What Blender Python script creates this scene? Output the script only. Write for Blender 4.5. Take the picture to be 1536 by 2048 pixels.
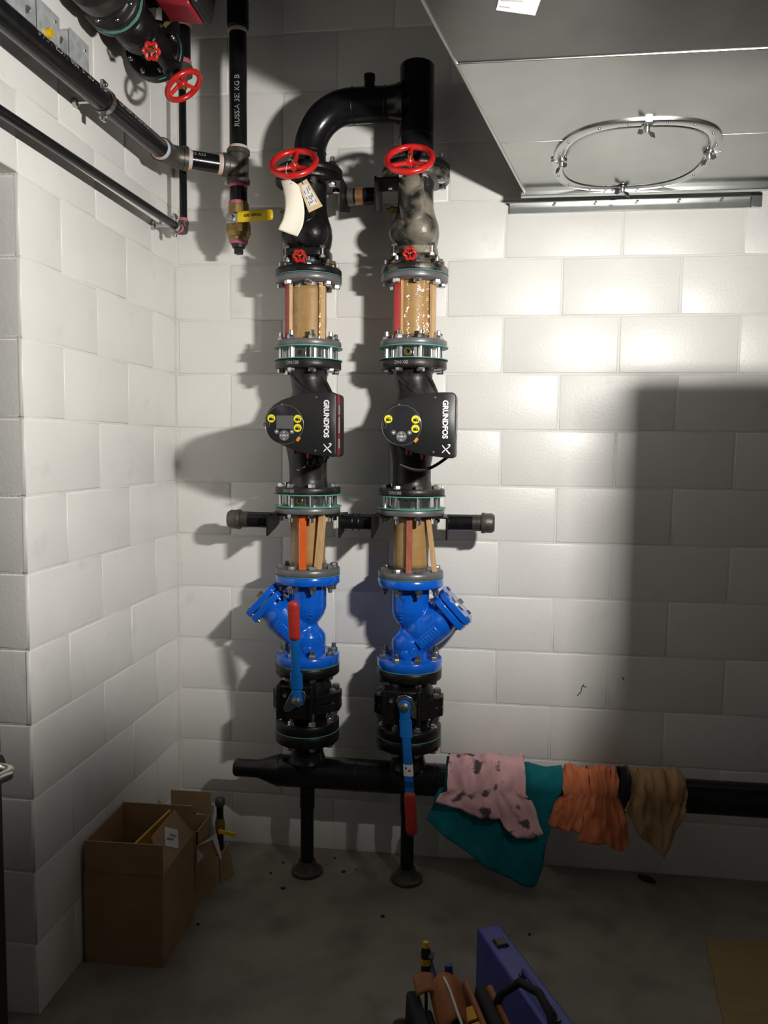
import bpy, bmesh, math, random
from mathutils import Vector, Matrix, noise
random.seed(7)
sc = bpy.context.scene
for o in list(bpy.data.objects): bpy.data.objects.remove(o)
C = sc.collection
PI = math.pi
V = Vector

# ------------------------------------------------------------------ camera
FPX = 1597.34
YAW, PITCH, ROLL = 0.1276036, 0.0793554, 0.0105022
CAM = V((1.18416, -2.94598, 1.55591))
fw = V((-math.sin(YAW)*math.cos(PITCH), math.cos(YAW)*math.cos(PITCH), -math.sin(PITCH)))
rt = V((math.cos(YAW), math.sin(YAW), 0)); up = rt.cross(fw)
rt, up = rt*math.cos(ROLL)+up*math.sin(ROLL), -rt*math.sin(ROLL)+up*math.cos(ROLL)
cd = bpy.data.cameras.new('camera'); cam = bpy.data.objects.new('camera', cd); C.objects.link(cam)
cd.sensor_fit = 'HORIZONTAL'; cd.sensor_width = 36; cd.lens = FPX/1536*36; cd.clip_start = .02
m = Matrix((rt, up, -fw)).transposed().to_4x4(); m.translation = CAM; cam.matrix_world = m
sc.camera = cam
# ------------------------------------------------------------------ light
w = bpy.data.worlds.new('world'); sc.world = w; w.use_nodes = True
w.node_tree.nodes['Background'].inputs[0].default_value = (1, .97, .92, 1)
w.node_tree.nodes['Background'].inputs[1].default_value = .036
LIGHT = V((1.91, -1.90, 2.04)); LIGHT_W = 46.5
sc.view_settings.view_transform = 'Standard'; sc.view_settings.look = 'None'
sc.view_settings.exposure = 0; sc.view_settings.gamma = 1; sc.view_settings.use_curve_mapping = False

# ------------------------------------------------------------------ materials
def mat(name, col, rough=.5, metal=0, var=.08, scale=12, bump=0, bscale=60, spec=.5, coat=0, detail=4, col2=None, c2pos=(.45,.6), c2scale=None, alpha=None, stretch=None):
    m = bpy.data.materials.new(name); m.use_nodes = True
    nt = m.node_tree; N = nt.nodes; L = nt.links; b = N['Principled BSDF']
    g = N.new('ShaderNodeNewGeometry'); src = g.outputs['Position']
    if stretch:
        mp = N.new('ShaderNodeMapping'); mp.inputs['Scale'].default_value = stretch; L.new(src, mp.inputs[0]); src = mp.outputs[0]
    n = N.new('ShaderNodeTexNoise'); n.inputs['Scale'].default_value = scale; n.inputs['Detail'].default_value = detail; L.new(src, n.inputs['Vector'])
    r = N.new('ShaderNodeValToRGB'); r.color_ramp.elements[0].position = .3; r.color_ramp.elements[1].position = .7
    r.color_ramp.elements[0].color = tuple(max(0, c*(1-var)) for c in col)+(1,); r.color_ramp.elements[1].color = tuple(min(1, c*(1+var)) for c in col)+(1,)
    L.new(n.outputs['Fac'], r.inputs[0]); out = r.outputs[0]
    if col2:
        n2 = N.new('ShaderNodeTexNoise'); n2.inputs['Scale'].default_value = c2scale or scale*.6; n2.inputs['Detail'].default_value = 6; L.new(src, n2.inputs['Vector'])
        r2 = N.new('ShaderNodeValToRGB'); r2.color_ramp.elements[0].position = c2pos[0]; r2.color_ramp.elements[1].position = c2pos[1]
        r2.color_ramp.elements[0].color = (0,0,0,1); r2.color_ramp.elements[1].color = (1,1,1,1); L.new(n2.outputs['Fac'], r2.inputs[0])
        mx = N.new('ShaderNodeMixRGB'); mx.inputs[2].default_value = tuple(col2)+(1,); L.new(r2.outputs[0], mx.inputs[0]); L.new(out, mx.inputs[1]); out = mx.outputs[0]
    L.new(out, b.inputs['Base Color'])
    b.inputs['Roughness'].default_value = rough; b.inputs['Metallic'].default_value = metal
    b.inputs['Specular IOR Level'].default_value = spec; b.inputs['Coat Weight'].default_value = coat; b.inputs['Coat Roughness'].default_value = .12
    if bump:
        nb = N.new('ShaderNodeTexNoise'); nb.inputs['Scale'].default_value = bscale; nb.inputs['Detail'].default_value = 5; L.new(src, nb.inputs['Vector'])
        bp = N.new('ShaderNodeBump'); bp.inputs['Strength'].default_value = bump; bp.inputs['Distance'].default_value = .004; L.new(nb.outputs['Fac'], bp.inputs['Height']); L.new(bp.outputs[0], b.inputs['Normal'])
    if alpha is not None: b.inputs['Alpha'].default_value = alpha
    return m
M = {}
M['paint'] = mat('painted_block', (.80,.788,.755), .38, var=.03, scale=5, bump=.14, bscale=95, spec=.6, col2=(.66,.645,.61), c2pos=(.62,.85), c2scale=9)
M['mortar'] = mat('painted_mortar', (.76,.745,.71), .5, var=.05, scale=14, bump=.5, bscale=90)
M['floor'] = mat('concrete_floor', (.255,.232,.192), .62, var=.16, scale=4, bump=.25, bscale=45, col2=(.165,.148,.118), c2pos=(.48,.75), c2scale=7)
M['ceiling'] = mat('ceiling_deck', (.10,.10,.10), .7, var=.1)
M['bpipe'] = mat('black_pipe', (.008,.008,.009), .22, var=.3, scale=30, spec=.34, bump=.05, bscale=120)
M['bcast'] = mat('black_casting', (.008,.0078,.0078), .34, var=.35, scale=40, bump=.22, bscale=160, spec=.32)
M['dcast'] = mat('dusty_black_casting', (.016,.015,.014), .32, var=.4, scale=30, bump=.25, bscale=140, col2=(.24,.21,.165), c2pos=(.45,.66), c2scale=11)
M['pcast'] = mat('pump_casting', (.015,.0135,.0125), .38, var=.35, scale=30, bump=.12, bscale=150, spec=.4, col2=(.05,.045,.04), c2pos=(.5,.7), c2scale=14)
M['rawpipe'] = mat('raw_steel_pipe', (.055,.050,.045), .42, metal=.35, var=.35, scale=25, bump=.1)
M['mall'] = mat('malleable_fitting', (.10,.088,.075), .42, metal=.45, var=.25, scale=35, bump=.15, bscale=150)
M['grey'] = mat('grey_primed_steel', (.155,.158,.165), .36, metal=.25, var=.15, scale=25, bump=.05)
M['zinc'] = mat('zinc_plated_bolt', (.62,.64,.66), .25, metal=1, var=.15, scale=60)
M['dbolt'] = mat('dull_bolt', (.30,.295,.28), .38, metal=.9, var=.25, scale=60)
M['stainless'] = mat('polished_steel_ring', (.66,.66,.64), .16, metal=1, var=.1)
M['gasket'] = mat('green_gasket', (.11,.36,.285), .5, var=.15, scale=40)
M['brass'] = mat('brass', (.46,.33,.12), .30, metal=.9, var=.2, scale=40)
M['dbrass'] = mat('aged_brass', (.33,.235,.085), .40, metal=.75, var=.25, scale=30, bump=.1, bscale=150)
M['red'] = mat('red_enamel', (.54,.016,.014), .28, var=.12, scale=40, coat=.3)
M['dred'] = mat('red_grip_vinyl', (.44,.030,.025), .5, var=.15, scale=60)
M['motor'] = mat('dark_red_housing', (.30,.016,.026), .4, var=.12)
M['blue'] = mat('blue_epoxy', (.0035,.115,.62), .20, var=.06, scale=20, coat=.5, bump=.06, bscale=110)
M['hblue'] = mat('blue_handle_coating', (.006,.145,.50), .33, var=.1, scale=40)
M['box'] = mat('black_plastic', (.016,.016,.017), .42, var=.15, scale=60, bump=.06, bscale=400)
M['boxred'] = mat('red_plastic', (.42,.020,.020), .35, var=.06)
M['dial'] = mat('gloss_dark_panel', (.022,.022,.025), .16, var=.1, spec=.6)
M['ring'] = mat('grey_dial_ring', (.14,.14,.145), .3, var=.05)
M['display'] = mat('grey_display', (.11,.11,.115), .22, var=.03)
M['white'] = mat('white_print', (.80,.80,.79), .5, var=.02)
M['dwhite'] = mat('faded_print', (.34,.34,.33), .6, var=.25, scale=200)
M['yellow'] = mat('yellow_sticker', (.83,.72,.02), .45, var=.04)
M['yhandle'] = mat('yellow_vinyl', (.78,.52,.010), .35, var=.08, scale=40)
M['black'] = mat('flat_black', (.012,.012,.012), .5, var=.1)
M['orangeclip'] = mat('orange_clip', (.66,.25,.03), .5, var=.1)
M['wrap'] = mat('brown_paper_wrap', (.42,.245,.085), .5, var=.10, scale=9, bump=.12, bscale=30, stretch=(1,1,3))
M['wood'] = mat('pale_wood', (.62,.40,.19), .6, var=.16, scale=30, stretch=(6,6,.7), bump=.1)
M['redwood'] = mat('red_painted_wood', (.50,.035,.030), .55, var=.2, scale=24, stretch=(5,5,1), col2=(.42,.17,.08), c2pos=(.6,.75), c2scale=14)
M['orangewood'] = mat('orange_painted_wood', (.83,.135,.012), .5, var=.1, scale=20)
M['pinkwood'] = mat('faded_red_wood', (.42,.115,.065), .6, var=.2, scale=24, stretch=(4,4,.8))
M['dgalv'] = mat('darker_galvanized_sheet', (.20,.20,.192), .34, metal=1, var=.12, scale=5, bump=.03, bscale=25, detail=6)  # base darker and rougher than the other duct sheet
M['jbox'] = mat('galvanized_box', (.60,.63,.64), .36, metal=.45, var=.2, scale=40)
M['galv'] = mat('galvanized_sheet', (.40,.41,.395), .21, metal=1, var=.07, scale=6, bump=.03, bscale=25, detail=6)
M['galv2'] = mat('galvanized_trim', (.50,.51,.50), .30, metal=1, var=.08, scale=20)
M['tape'] = mat('pipe_sealant', (.50,.55,.60), .5, var=.15, scale=60, col2=(.74,.46,.36), c2pos=(.45,.55), c2scale=20)
M['pink_seal'] = mat('pink_pipe_sealant', (.55,.13,.19), .5, var=.2, scale=60)
M['tagcream'] = mat('cream_card', (.86,.80,.68), .7, var=.02)
M['tagtan'] = mat('tan_card', (.62,.47,.27), .7, var=.08)
M['card'] = mat('cardboard', (.36,.225,.115), .75, var=.10, scale=10, bump=.05, bscale=90)
M['cardy'] = mat('yellow_card', (.62,.33,.05), .6, var=.08)
M['label'] = mat('white_label', (.72,.71,.69), .6, var=.03)
M['pinkrag'] = mat('pink_cotton', (.86,.50,.52), .9, var=.10, scale=20, bump=.5, bscale=300, spec=.2, col2=(.13,.09,.10), c2pos=(.58,.64), c2scale=15)
M['tealrag'] = mat('teal_cotton', (.008,.18,.215), .9, var=.15, scale=20, bump=.4, bscale=300, spec=.2)
M['orangerag'] = mat('orange_cotton', (.72,.22,.10), .9, var=.15, scale=20, bump=.5, bscale=300, spec=.2)
M['tanrag'] = mat('tan_cotton', (.42,.25,.125), .9, var=.15, scale=18, bump=.4, bscale=300, spec=.2)
M['doorpaint'] = mat('dark_door_paint', (.035,.030,.032), .4, var=.1)
M['nickel'] = mat('satin_nickel', (.55,.53,.50), .28, metal=1, var=.08)
M['caseblue'] = mat('blue_case_paint', (.050,.060,.34), .42, var=.15, scale=14, col2=(.03,.03,.10), c2pos=(.66,.75), c2scale=18)
M['leather'] = mat('orange_leather', (.34,.115,.030), .6, var=.2, scale=16, bump=.15)
M['bagblack'] = mat('black_canvas', (.012,.012,.014), .8, var=.3, bump=.3, bscale=300)
M['bagyellow'] = mat('yellow_canvas', (.72,.38,.02), .7, var=.1)
M['toolblue'] = mat('blue_tool_grip', (.035,.055,.20), .4, var=.1)
M['ply'] = mat('plywood', (.30,.20,.085), .7, var=.12, scale=8, stretch=(1,6,1))
M['copper'] = mat('copper_stain', (.30,.15,.07), .4, metal=.5, var=.4, scale=60)
M['blocker'] = mat('grey_enamel', (.25,.26,.27), .45, var=.05)
mm = bpy.data.materials.new('clear_film'); mm.use_nodes = True
nt = mm.node_tree; nt.nodes.remove(nt.nodes['Principled BSDF'])
gg = nt.nodes.new('ShaderNodeNewGeometry'); nb = nt.nodes.new('ShaderNodeTexNoise'); nb.inputs['Scale'].default_value = 26; nb.inputs['Detail'].default_value = 3
nt.links.new(gg.outputs['Position'], nb.inputs['Vector'])
bp = nt.nodes.new('ShaderNodeBump'); bp.inputs['Strength'].default_value = 1; bp.inputs['Distance'].default_value = .006; nt.links.new(nb.outputs['Fac'], bp.inputs['Height'])
gl = nt.nodes.new('ShaderNodeBsdfGlossy'); gl.inputs['Roughness'].default_value = .10; nt.links.new(bp.outputs[0], gl.inputs['Normal'])
tr = nt.nodes.new('ShaderNodeBsdfTransparent'); mx = nt.nodes.new('ShaderNodeMixShader'); mx.inputs[0].default_value = .075
nt.links.new(tr.outputs[0], mx.inputs[1]); nt.links.new(gl.outputs[0], mx.inputs[2]); nt.links.new(mx.outputs[0], nt.nodes['Material Output'].inputs['Surface'])
M['film'] = mm
mm = bpy.data.materials.new('lit_lens'); mm.use_nodes = True
b = mm.node_tree.nodes['Principled BSDF']; b.inputs['Emission Color'].default_value = (1,.96,.9,1); b.inputs['Emission Strength'].default_value = 3
M['lens'] = mm

# ------------------------------------------------------------------ mesh helpers
def frame(ax):
    ax = V(ax).normalized(); t = V((0,0,1)) if abs(ax.z) < .9 else V((1,0,0))
    a = t.cross(ax).normalized(); return ax, a, ax.cross(a)
class MB:
    def __init__(s): s.v = []; s.f = []
    def ring(s, c, a, b, r, n, ph=0):
        i = len(s.v)
        for k in range(n):
            t = 2*PI*k/n+ph; s.v.append(V(c)+a*(r*math.cos(t))+b*(r*math.sin(t)))
        return list(range(i, i+n))
    def bridge(s, A, B):
        n = len(A)
        for k in range(n): s.f.append((A[k], A[(k+1)%n], B[(k+1)%n], B[k]))
    def lathe(s, o, ax, prof, n=28, ph=0, caps=True, close=False):
        ax, a, b = frame(ax); o = V(o); R = [s.ring(o+ax*h, a, b, max(r, 1e-4), n, ph) for h, r in prof]
        for i in range(len(R)-1): s.bridge(R[i], R[i+1])
        if close: s.bridge(R[-1], R[0])
        elif caps: s.f.append(tuple(reversed(R[0]))); s.f.append(tuple(R[-1]))
        return s
    def cyl(s, p0, p1, r0, r1=None, n=24, bev=0):
        p0 = V(p0); p1 = V(p1); d = (p1-p0).length; r1 = r0 if r1 is None else r1
        pr = [(0,r0),(d,r1)] if not bev else [(0,r0-bev),(bev,r0),(d-bev,r1),(d,r1-bev)]
        return s.lathe(p0, p1-p0, pr, n)
    def tube(s, pts, r, n=14, closed=False):
        pts = [V(p) for p in pts]; rr = r if isinstance(r, (list,tuple)) else [r]*len(pts)
        N = len(pts); T = []
        for i in range(N):
            if closed: t = pts[(i+1)%N]-pts[i-1]
            else: t = pts[min(i+1,N-1)]-pts[max(i-1,0)]
            T.append(t.normalized())
        _, a, b = frame(T[0]); R = []
        for i in range(N):
            a = (a-T[i]*a.dot(T[i])).normalized(); b = T[i].cross(a); R.append(s.ring(pts[i], a, b, rr[i], n))
        for i in range(N-1): s.bridge(R[i], R[i+1])
        if closed: s.bridge(R[-1], R[0])
        else: s.f.append(tuple(reversed(R[0]))); s.f.append(tuple(R[-1]))
        return s
    def torus(s, c, ax, R, r, n=36, m=12):
        ax, a, b = frame(ax); c = V(c)
        return s.tube([c+a*(R*math.cos(2*PI*k/n))+b*(R*math.sin(2*PI*k/n)) for k in range(n)], r, m, True)
    def box(s, c, sz, rot=None, bev=0):
        c = V(c); h = V(sz)/2; i = len(s.v)
        P = [V((x*h.x,y*h.y,z*h.z)) for x in (-1,1) for y in (-1,1) for z in (-1,1)]
        for p in P: s.v.append(c+(rot @ p if rot else p))
        for q in ((0,1,3,2),(4,6,7,5),(0,4,5,1),(2,3,7,6),(0,2,6,4),(1,5,7,3)): s.f.append(tuple(i+k for k in q))
        return s
    def prism(s, P, Q):           # two matching outlines
        i = len(s.v); n = len(P); s.v += [V(p) for p in P]+[V(q) for q in Q]
        s.f.append(tuple(range(i, i+n))); s.f.append(tuple(reversed(range(i+n, i+2*n))))
        for k in range(n): s.f.append((i+k, i+(k+1)%n, i+n+(k+1)%n, i+n+k))
        return s
    def layers(s, Ls):            # stack of matching outlines
        n = len(Ls[0]); R = []
        for P in Ls:
            i = len(s.v); s.v += [V(p) for p in P]; R.append(list(range(i, i+n)))
        for k in range(len(R)-1): s.bridge(R[k], R[k+1])
        s.f.append(tuple(reversed(R[0]))); s.f.append(tuple(R[-1])); return s
    def sphere(s, c, r, n=24, m=12, sx=(1,1,1)):
        c = V(c); R = []
        for j in range(1, m):
            t = PI*j/m; i = len(s.v)
            for k in range(n): s.v.append(c+V((r*sx[0]*math.sin(t)*math.cos(2*PI*k/n), r*sx[1]*math.sin(t)*math.sin(2*PI*k/n), r*sx[2]*math.cos(t))))
            R.append(list(range(i, i+n)))
        for j in range(len(R)-1): s.bridge(R[j], R[j+1])
        s.f.append(tuple(R[0])); s.f.append(tuple(reversed(R[-1]))); return s
    def grid(s, fn, nu, nv):
        i = len(s.v)
        for a in range(nu+1):
            for b_ in range(nv+1): s.v.append(V(fn(a/nu, b_/nv)))
        for a in range(nu):
            for b_ in range(nv):
                k = i+a*(nv+1)+b_; s.f.append((k, k+1, k+nv+2, k+nv+1))
        return s
    def mesh(s, name, material, ang=38, smooth=True):
        me = bpy.data.meshes.new(name); me.from_pydata([tuple(p) for p in s.v], [], s.f)
        bm = bmesh.new(); bm.from_mesh(me); bmesh.ops.recalc_face_normals(bm, faces=bm.faces); bm.to_mesh(me); bm.free()
        if smooth:
            me.shade_smooth(); me.set_sharp_from_angle(angle=math.radians(ang))
        if material: me.materials.append(M[material] if isinstance(material, str) else material)
        return me
WM = {}
def link(name, me, parent=None, mw=None):
    o = bpy.data.objects.new(name, me); C.objects.link(o)
    mw = mw or Matrix(); o.matrix_basis = mw; WM[o.name] = mw.copy()
    if parent: o.parent = parent; o.matrix_parent_inverse = WM[parent.name].inverted()
    return o
def part(name, mb, material, parent=None, bev=0, ang=38, smooth=True, remesh=0, solid=0):
    o = link(name, mb.mesh(name, material, ang, smooth), parent)
    if bev:
        md = o.modifiers.new('bevel', 'BEVEL'); md.width = bev; md.segments = 2; md.limit_method = 'ANGLE'; md.angle_limit = .6; md.use_clamp_overlap = True
    if remesh:
        md = o.modifiers.new('remesh', 'REMESH'); md.mode = 'VOXEL'; md.voxel_size = remesh; md.use_smooth_shade = True
        md = o.modifiers.new('smooth', 'SMOOTH'); md.factor = .5; md.iterations = 4
    if solid:
        md = o.modifiers.new('solid', 'SOLIDIFY'); md.thickness = solid; md.offset = 0
    return o
def thing(name, loc, label, cat, group=None):
    o = link(name, None, None, Matrix.Translation(V(loc))); o.empty_display_size = .05
    return tag(o, label, cat, group)
def tag(o, label, cat, group=None):
    o['label'] = label; o['category'] = cat
    if group: o['group'] = group
    return o
def struct(o): o['kind'] = 'structure'; return o
def text_mesh(s, size, bold=0, align='CENTER'):
    cu = bpy.data.curves.new('lettering', 'FONT'); cu.body = s; cu.size = size; cu.align_x = align; cu.align_y = 'CENTER'; cu.offset = bold; cu.extrude = 0
    cu.resolution_u = 3
    o = bpy.data.objects.new('lettering', cu); C.objects.link(o)
    dg = bpy.context.evaluated_depsgraph_get(); dg.update()
    me = bpy.data.meshes.new_from_object(o.evaluated_get(dg)); bpy.data.objects.remove(o); bpy.data.curves.remove(cu)
    return me
def text_flat(s, size, o, xdir, ydir, material, parent, bold=0, sx=1, name='lettering', align='CENTER'):
    me = text_mesh(s, size, bold, align); o = V(o); xd = V(xdir).normalized(); yd = V(ydir).normalized()
    for v in me.vertices: v.co = o+xd*(v.co.x*sx)+yd*v.co.y
    me.materials.clear(); me.materials.append(M[material]); me.name = name
    return link(name, me, parent)
def text_cyl(s, size, o, axis, out, r, material, parent, bold=0, name='stencil_lettering'):
    """lettering running along a pipe axis, wrapped on its surface; out = direction of the letter middle line"""
    me = text_mesh(s, size, bold); o = V(o); ax = V(axis).normalized(); ou = V(out); ou = (ou-ax*ou.dot(ax)).normalized(); sd = ou.cross(ax)*-1
    sd = ou.cross(ax)
    for v in me.vertices:
        t = v.co.y/r; v.co = o+ax*v.co.x+(ou*math.cos(t)+sd*math.sin(t))*(r+.0006)
    me.materials.clear(); me.materials.append(M[material]); me.name = name
    return link(name, me, parent)

# ------------------------------------------------------------------ the room
BL, BH, JT, A0 = .4064, .2032, .0066, .4187
block_cache = {}
def block_mesh(L_, H_):
    k = (round(L_,4), round(H_,4))
    if k not in block_cache:
        mb = MB(); a, h = (L_-JT)/2, (H_-JT)/2
        def rc(i, d): return [V((-a+i, d, -h+i)), V((a-i, d, -h+i)), V((a-i, d, h-i)), V((-a+i, d, h-i))]
        mb.layers([rc(0,.012), rc(0,.0020), rc(.0014,.0008), rc(.0042,0)])
        block_cache[k] = mb.mesh('block', 'paint', ang=60)
    return block_cache[k]
def lay(wall, org, xd, n_, rows, x0, x1, ph, zlim=lambda r, a, b: True, zoff=0):
    """lay courses of blocks: org + xd*s, outward normal n_"""
    rot = Matrix((V(xd), -V(n_), V((0,0,1)))).transposed().to_4x4()
    for r in rows:
        off = ph if r % 2 == 0 else ph+BL/2
        k = math.floor((x0-off)/BL)-1
        while off+k*BL < x1:
            a, b2 = max(x0, off+k*BL), min(x1, off+(k+1)*BL); k += 1
            if b2-a < .03 or not zlim(r, a, b2): continue
            c = V(org)+V(xd)*((a+b2)/2)+V((0,0,(r+.5)*BH+zoff))+V(n_)*random.uniform(-.0004,.0007)
            tw = Matrix.Rotation(random.uniform(-.0007,.0007), 4, 'X') @ Matrix.Rotation(random.uniform(-.0006,.0006), 4, 'Z')
            link('block', block_mesh(b2-a, BH), wall, Matrix.Translation(c) @ rot @ tw)
HC = 3.66
wall_back = struct(part('wall_back', MB().box((2.0,.102,HC/2), (4.6,.2,HC)), 'mortar', smooth=False))
lay(wall_back, (0,0,0), (1,0,0), (0,-1,0), range(18), 0, 3.25, A0+BL/2)
# left wall with its doorway (jamb at y = -1.013, head at 11 courses)
JY, DH, OPN = -1.013, 11*BH, 1.42
wl = MB(); wl.box((-.102,JY/2+.0012,HC/2), (.2,-JY-.0022,HC)); wl.box((-.102,JY-OPN/2,(HC+DH)/2), (.2,OPN,HC-DH-.006)); wl.box((-.102,JY-OPN-.75,HC/2), (.2,1.5,HC))
wall_left = struct(part('wall_left', wl, 'mortar', smooth=False))
lay(wall_left, (0,0,0), (0,-1,0), (1,0,0), range(18), 0, 2.4, 0, lambda r, a, b: r >= 11 or b <= 1.02)
# the pieces cut at the jamb, and the jamb's own face
for r in range(11):
    off = 0 if r % 2 == 0 else BL/2
    k = math.floor((1.013-off)/BL); a = off+k*BL
    if 1.013-a > .03 and a+BL > 1.02:
        c = V((0,-(a+1.013)/2,(r+.5)*BH)); rot = Matrix((V((0,-1,0)), V((-1,0,0)), V((0,0,1)))).transposed().to_4x4()
        link('block', block_mesh(1.013-a+.008, BH), wall_left, Matrix.Translation(c) @ rot)
lay(wall_left, (-.203,JY,0), (1,0,0), (0,-1,0), range(11), 0, .2, 0, lambda r, a, b: True)
wall_right = struct(part('wall_right', MB().box((4.35,-2.0,HC/2), (.2,4.2,HC)), 'paint', smooth=False))
floor = struct(part('floor', MB().box((2.0,-2.6,-.06), (7,6,.12)), 'floor', smooth=False))
ceiling = struct(part('ceiling', MB().box((2.0,-2.6,HC+.06), (7,6,.12)), 'ceiling', smooth=False))
for pts in ([(1.553,-.0006,.700),(1.546,-.0006,.690),(1.543,-.0006,.672),(1.530,-.0006,.655)],[(1.546,-.0006,.694),(1.562,-.0006,.690)],[(1.690,-.0006,.735),(1.695,-.0006,.722)]):
    part('scuff_mark', MB().tube(pts, .0016, 6), 'black', wall_back)
# open door leaf seen at the left edge
drd = V((.282,.85,0)).normalized(); drh = V((.0,-2.42,0)); drn = V((drd.y,-drd.x,0))
door = struct(link('door_1', None, None, Matrix.Translation(drh)))
part('door_leaf', MB().prism([drh+drd*s+V((0,0,z)) for s, z in ((0,.01),(.89,.01),(.89,2.13),(0,2.13))], [drh+drd*s-drn*.045+V((0,0,z)) for s, z in ((0,.01),(.89,.01),(.89,2.13),(0,2.13))]), 'doorpaint', door, bev=.002)
hp = drh+drd*.866+V((0,0,.955))
lev = part('door_handle', MB().lathe(hp, drn, [(0,.028),(.008,.028),(.012,.024)]).tube([hp+drn*.01, hp+drn*.05, hp+drn*.062-drd*.012, hp+drn*.064-drd*.05, hp+drn*.062-drd*.11], [.011,.011,.011,.010,.009]), 'nickel', door)

# ------------------------------------------------------------------ fasteners
bolt_cache = {}
def bolt_mesh(up_, dn, kind_up, kind_dn, mt, washer=False):
    """stud along z from -dn to +up_; hex head or nut with stud end at each end; origin = joint plane"""
    k = (round(up_,4), round(dn,4), kind_up, kind_dn, mt, washer)
    if k not in bolt_cache:
        mb = MB(); R, H = .0135, .013
        def end(z, s, kind):
            mb.lathe((0,0,z), (0,0,s), [(0,R),(H*.8,R),(H,R*.86)], 6, ph=.3)
            if washer: mb.lathe((0,0,z), (0,0,s), [(-.0005,.019),(.002,.019)], 16)
            if kind == 'nut': mb.lathe((0,0,z+s*H), (0,0,s), [(0,.0078),(.014,.0078),(.016,.006)], 10)
        mb.cyl((0,0,-dn), (0,0,up_), .008, n=10)
        end(up_, 1, kind_up); end(-dn, -1, kind_dn)
        bolt_cache[k] = mb.mesh('bolt', mt, ang=35)
    return bolt_cache[k]
def bolts(c, up_, dn, ku, kd, mt, parent, n=8, R=.0953, ph=.3927, washer=False, skip=()):
    me = bolt_mesh(up_, dn, ku, kd, mt, washer)
    for k in range(n):
        if k in skip: continue
        t = 2*PI*k/n+ph; link('bolt', me, parent, Matrix.Translation(V(c)+V((R*math.cos(t), R*math.sin(t), 0))) @ Matrix.Rotation(t+k*.7, 4, 'Z'))
def flange(name, c, z0, z1, mt, parent, r=.1143, bev=.003):
    return part(name, MB().lathe((c[0],c[1],z0), (0,0,1), [(0,r-bev),(bev,r),(z1-z0-bev,r),(z1-z0,r-bev)], 48), mt, parent, ang=50)
def disc(name, c, z0, z1, r, mt, parent):
    return part(name, MB().lathe((c[0],c[1],z0), (0,0,1), [(0,r),(z1-z0,r)], 48), mt, parent)
XL, XR, YC = .558, .926, -.18

# ------------------------------------------------------------------ bottom header with tees, reducer, supports
t = thing('header_pipe', (1.3,YC,.38), 'large black horizontal header pipe near the floor with a reducing left end', 'pipe')
mb = MB()
mb.lathe((.285,YC,.38), (1,0,0), [(0,.027),(.004,.031),(.012,.032),(.083,.032),(.10,.035),(.125,.044),(.15,.053),(.168,.057),(.2,.057),(2.4,.057)], 36)
part('pipe_run', mb, 'bpipe', t)
for x in (XL, XR):
    mb = MB(); mb.lathe((x,YC,.38), (0,0,1), [(.0,.057),(.035,.060),(.048,.069),(.058,.064),(.072,.059),(.09,.057),(.125,.057)], 36)
    part('tee_branch', mb, 'bpipe', t, ang=60)
    f = flange('flange', (x,YC), .505, .5458, 'bcast', t)
    bolts((x,YC,.546), .039, .041, 'nut', 'head', 'zinc', f, washer=True)
    disc('gasket', (x,YC), .5458, .547, .1150, 'gasket', t)
for x in (.385+.07, .74, 1.02):
    part('weld_bead', MB().torus((x,YC,.38), (1,0,0), .0572, .0022, 36, 8), 'bcast', t)
for x, nm in ((XL,'left'), (XR,'right')):
    s = thing('pipe_support', (x,YC,0), 'black pipe stand with round floor flange, under the %s pump riser' % nm, 'pipe support', 'stands under the header')
    part('post', MB().cyl((x,YC,.02), (x,YC,.335), .0242, n=28), 'bpipe', s)
    part('sleeve', MB().cyl((x,YC,.245), (x,YC,.33), .027, n=28, bev=.002), 'bpipe', s)
    part('floor_flange', MB().lathe((x,YC,0), (0,0,1), [(0,.056),(.004,.058),(.012,.057),(.016,.045),(.034,.034),(.046,.032)], 32), 'mall', s)

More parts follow.
